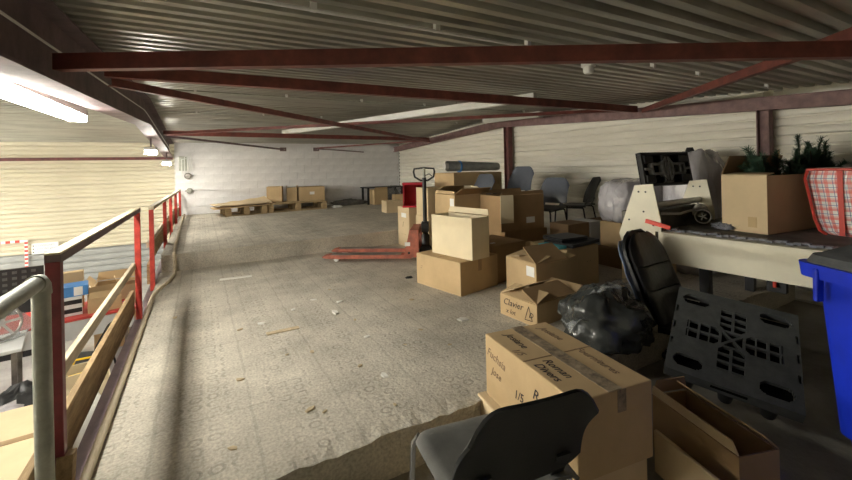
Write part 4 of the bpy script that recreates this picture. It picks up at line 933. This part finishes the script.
# black slotted panel and striped barrier on the hall wall side
p = gy(8, 278, 9.6)
t = thing('slotted_panel', 'black slotted plastic panel standing at the left edge of the hall', 'panel', (-1.92, 7.3, ZH), math.radians(8))
obj('panel', box((-.40, .0, .59), (.9, .03, 1.18)), 'black_plastic', t)
bm = B()
for i in range(9):
    for j in range(4): bx(bm, (-.77+.09*i, -.018, 1.13-.075*j), (.045, .006, .035))
obj('slots', bm, 'charcoal_plastic', t)['kind'] = 'stuff'
for s in (-1, 1): obj('foot', box((-.40+s*.4, 0, .02), (.05, .4, .04)), 'black_plastic', t)
t = thing('striped_frame', 'red and white striped tape frame on the hall wall', 'tape frame', (-3.0, YB-.03, -.1))
bm1 = B(); bm2 = B(); xr = gy(26, 240, YB-.03).x - (-3.0); zt_ = gy(26, 240, YB-.03).z+.1; zb_ = gy(28, 272, YB-.03).z+.1
for k in range(16): bx(bm1 if k % 2 else bm2, (xr, 0, zt_-(zt_-zb_)*(k+.5)/16), (.05, .004, (zt_-zb_)/16))
for k in range(24): bx(bm1 if k % 2 else bm2, (xr-.025-.07*(k+.5), 0, zt_-.02), (.07, .004, .05))
obj('red_stripes', bm1, 'stripe_red', t); obj('white_stripes', bm2, 'label_white', t)
p = gy(45, 248, YB-.03)
t = thing('wall_notice', 'white printed notice on the cream hall wall', 'sign', (p.x, YB-.02, p.z))
obj('sheet', box((0, 0, 0), (.42, .006, .22)), 'label_white', t)
for k, (s, dx) in enumerate((('CONSIGNES', .0), ('port des gants', .03), ('sens du quai', .0))):
    me = text_mesh(s, .055, 0); me.transform(Matrix.Translation((dx, -.005, .06-.065*k)) @ Matrix.Rotation(math.pi/2, 4, 'X')); q = bpy.data.objects.new('lettering', me); C.objects.link(q); me.materials.clear(); me.materials.append(MATS['label_blue']); q.parent = t
    obj('bullet', box((-.18, -.004, .06-.065*k), (.02, .004, .02)), 'ink', t)
o = obj('rubbish_bag', lump((.55, .50, .48), 11.3, .2, 2.1, 22, .5, 2.3), 'black_plastic', None, True); o.location = (-1.46, 5.02, ZH); tag(o, 'black rubbish bag on the hall floor before the white table', 'bag')
o = obj('rubbish_bag', lump((.60, .42, .55), 14.3, .25, 2.1, 22, .5, 2.3), 'black_plastic', None, True); o.location = (-2.1, 4.5, ZH); tag(o, 'black rubbish bag nearer the dock wall in the hall', 'bag')
hcarton('big flat cardboard box beside the quay at the lower left', -1.10, 3.30, ZH, 4, .60, .92, .82, material='card_light', tape='tape_brown')
o = obj('grey_film', lump((.75, .45, .22), 21.3, .35, 3, 18, .5, 2.2), 'wrap_grey', None, True); o.location = (-1.48, 4.10, ZH+.45); tag(o, 'grey crumpled plastic film behind the big flat cardboard box', 'plastic film')
hcarton('cardboard box under the grey film beside the quay', -1.42, 4.10, ZH, 0, .7, .5, .448, material='card_tan')
t = thing('yellow_bucket', 'yellow plastic container in the hall behind the toe board', 'container', (-1.02, 5.02, ZH)); obj('body', lathe([(.09, 0), (.11, .5), (.10, .52)], 16), 'yellow_plastic', t, True); obj('handle', tube([(-.1, 0, .5), (-.06, 0, .62), (.06, 0, .62), (.1, 0, .5)], .012, 8), 'yellow_plastic', t, True)
t = thing('white_sack', 'white sack standing below the toe board in the hall', 'sack', (-.86, 4.06, ZH)); obj('sack', lump((.34, .40, .70), 17, .12, 2, 18, .5, 2.8), 'white_plastic', t, True)
hcarton('cream cardboard carton below the guard rail in the hall', -.92, 4.62, ZH, 12, .34, .32, .58, material='card_pale', opened=True, flaps=(('-x', 110, .1), ('+y', 70, .1)))
for k, (p0, p1, lb) in enumerate((((-1.05, 1.95, -.62), (-.80, 2.80, -.33), 'long wooden board leaning beside the quay, left of the other'), ((-.86, 1.95, -.60), (-.72, 2.95, -.33), 'long wooden board leaning beside the quay, nearest the wall'))):
    o = obj('wooden_board', bar(p0, p1, .07, .02), 'plank_wood', None); tag(o, lb, 'board')
o = obj('white_rod', tube([(-.80, 2.05, -.40), (-.74, 2.45, -.28), (-.70, 2.75, -.20)], .007, 6), 'white_plastic', None, True); tag(o, 'thin white rod beside the leaning boards at the lower left', 'rod')
hcarton('low stack of wood under the leaning boards beside the quay', -.92, 2.36, ZH, 0, .5, .86, .42, material='plank_wood', seam=False, name='wood_stack', cat='wood')
# ================================================================ DEBRIS ON THE FLOOR
def chip(px_, z, s, material, name, label, cat, group, seed):
    rnd = random.Random(seed); p = gz(*px_, z); n = 5; bm = B()
    poly = [(s*rnd.uniform(.55, 1)*math.cos(k*2*math.pi/n), s*.6*rnd.uniform(.5, 1)*math.sin(k*2*math.pi/n)) for k in range(n)]
    prism(poly, 'z', 0, max(.006, s*.2), bm); o = obj(name, bm, material); o.location = (p.x, p.y, z+.001); o.rotation_euler = (0, 0, rnd.uniform(0, 3)); tag(o, label, cat, group); return o
for k, q in enumerate(((314, 300), (261, 324), (335, 313), (367, 337), (384, 376), (463, 320), (293, 310), (340, 302))):
    chip(q, 0, .035+.012*(k % 3), 'paper', 'paper_scrap', 'small white paper scrap on the bare concrete floor', 'paper', 'white scraps on the floor', k)
for k, q in enumerate(((287, 355), (312, 352), (310, 410), (325, 412), (233, 449), (175, 318), (268, 335), (420, 330), (412, 300), (405, 345), (360, 366), (240, 330), (450, 345), (330, 290), (240, 380), (395, 405), (355, 320))):
    chip(q, 0, .018+.008*(k % 3), 'chip_tan', 'debris_chip', 'small tan crumb of debris on the concrete floor', 'debris', 'tan crumbs on the floor', 50+k)
o = obj('cardboard_scrap', box((0, 0, .003), (.24, .05, .006)), 'chip_tan'); p = gz(283, 331, 0); o.location = (p.x, p.y, .001); tag(o, 'long thin brown cardboard scrap in the middle of the floor', 'scrap')
o = obj('flat_paper', box((0, 0, .002), (.34, .08, .004)), 'paper'); p = gz(236, 278, 0); o.location = (p.x, p.y, .001); o.rotation_euler = (0, 0, -.1); tag(o, 'flat grey-white paper strip near the step of the upper floor', 'paper')
p = gz(257, 255, 0); o = obj('rag', lump((.16, .1, .05), 31, .5, 3, 12, .5, 2), 'paper', None, True); o.location = (p.x, p.y, 0); tag(o, 'small pale crumpled rag at the foot of the concrete step', 'rag')
p = gz(409, 278, 0); o = obj('black_scrap', lump((.09, .05, .02), 33, .5, 3, 10, .5, 2), 'black_plastic', None, True); o.location = (p.x, p.y, 0); tag(o, 'small black scrap on the floor left of the closed box', 'scrap')
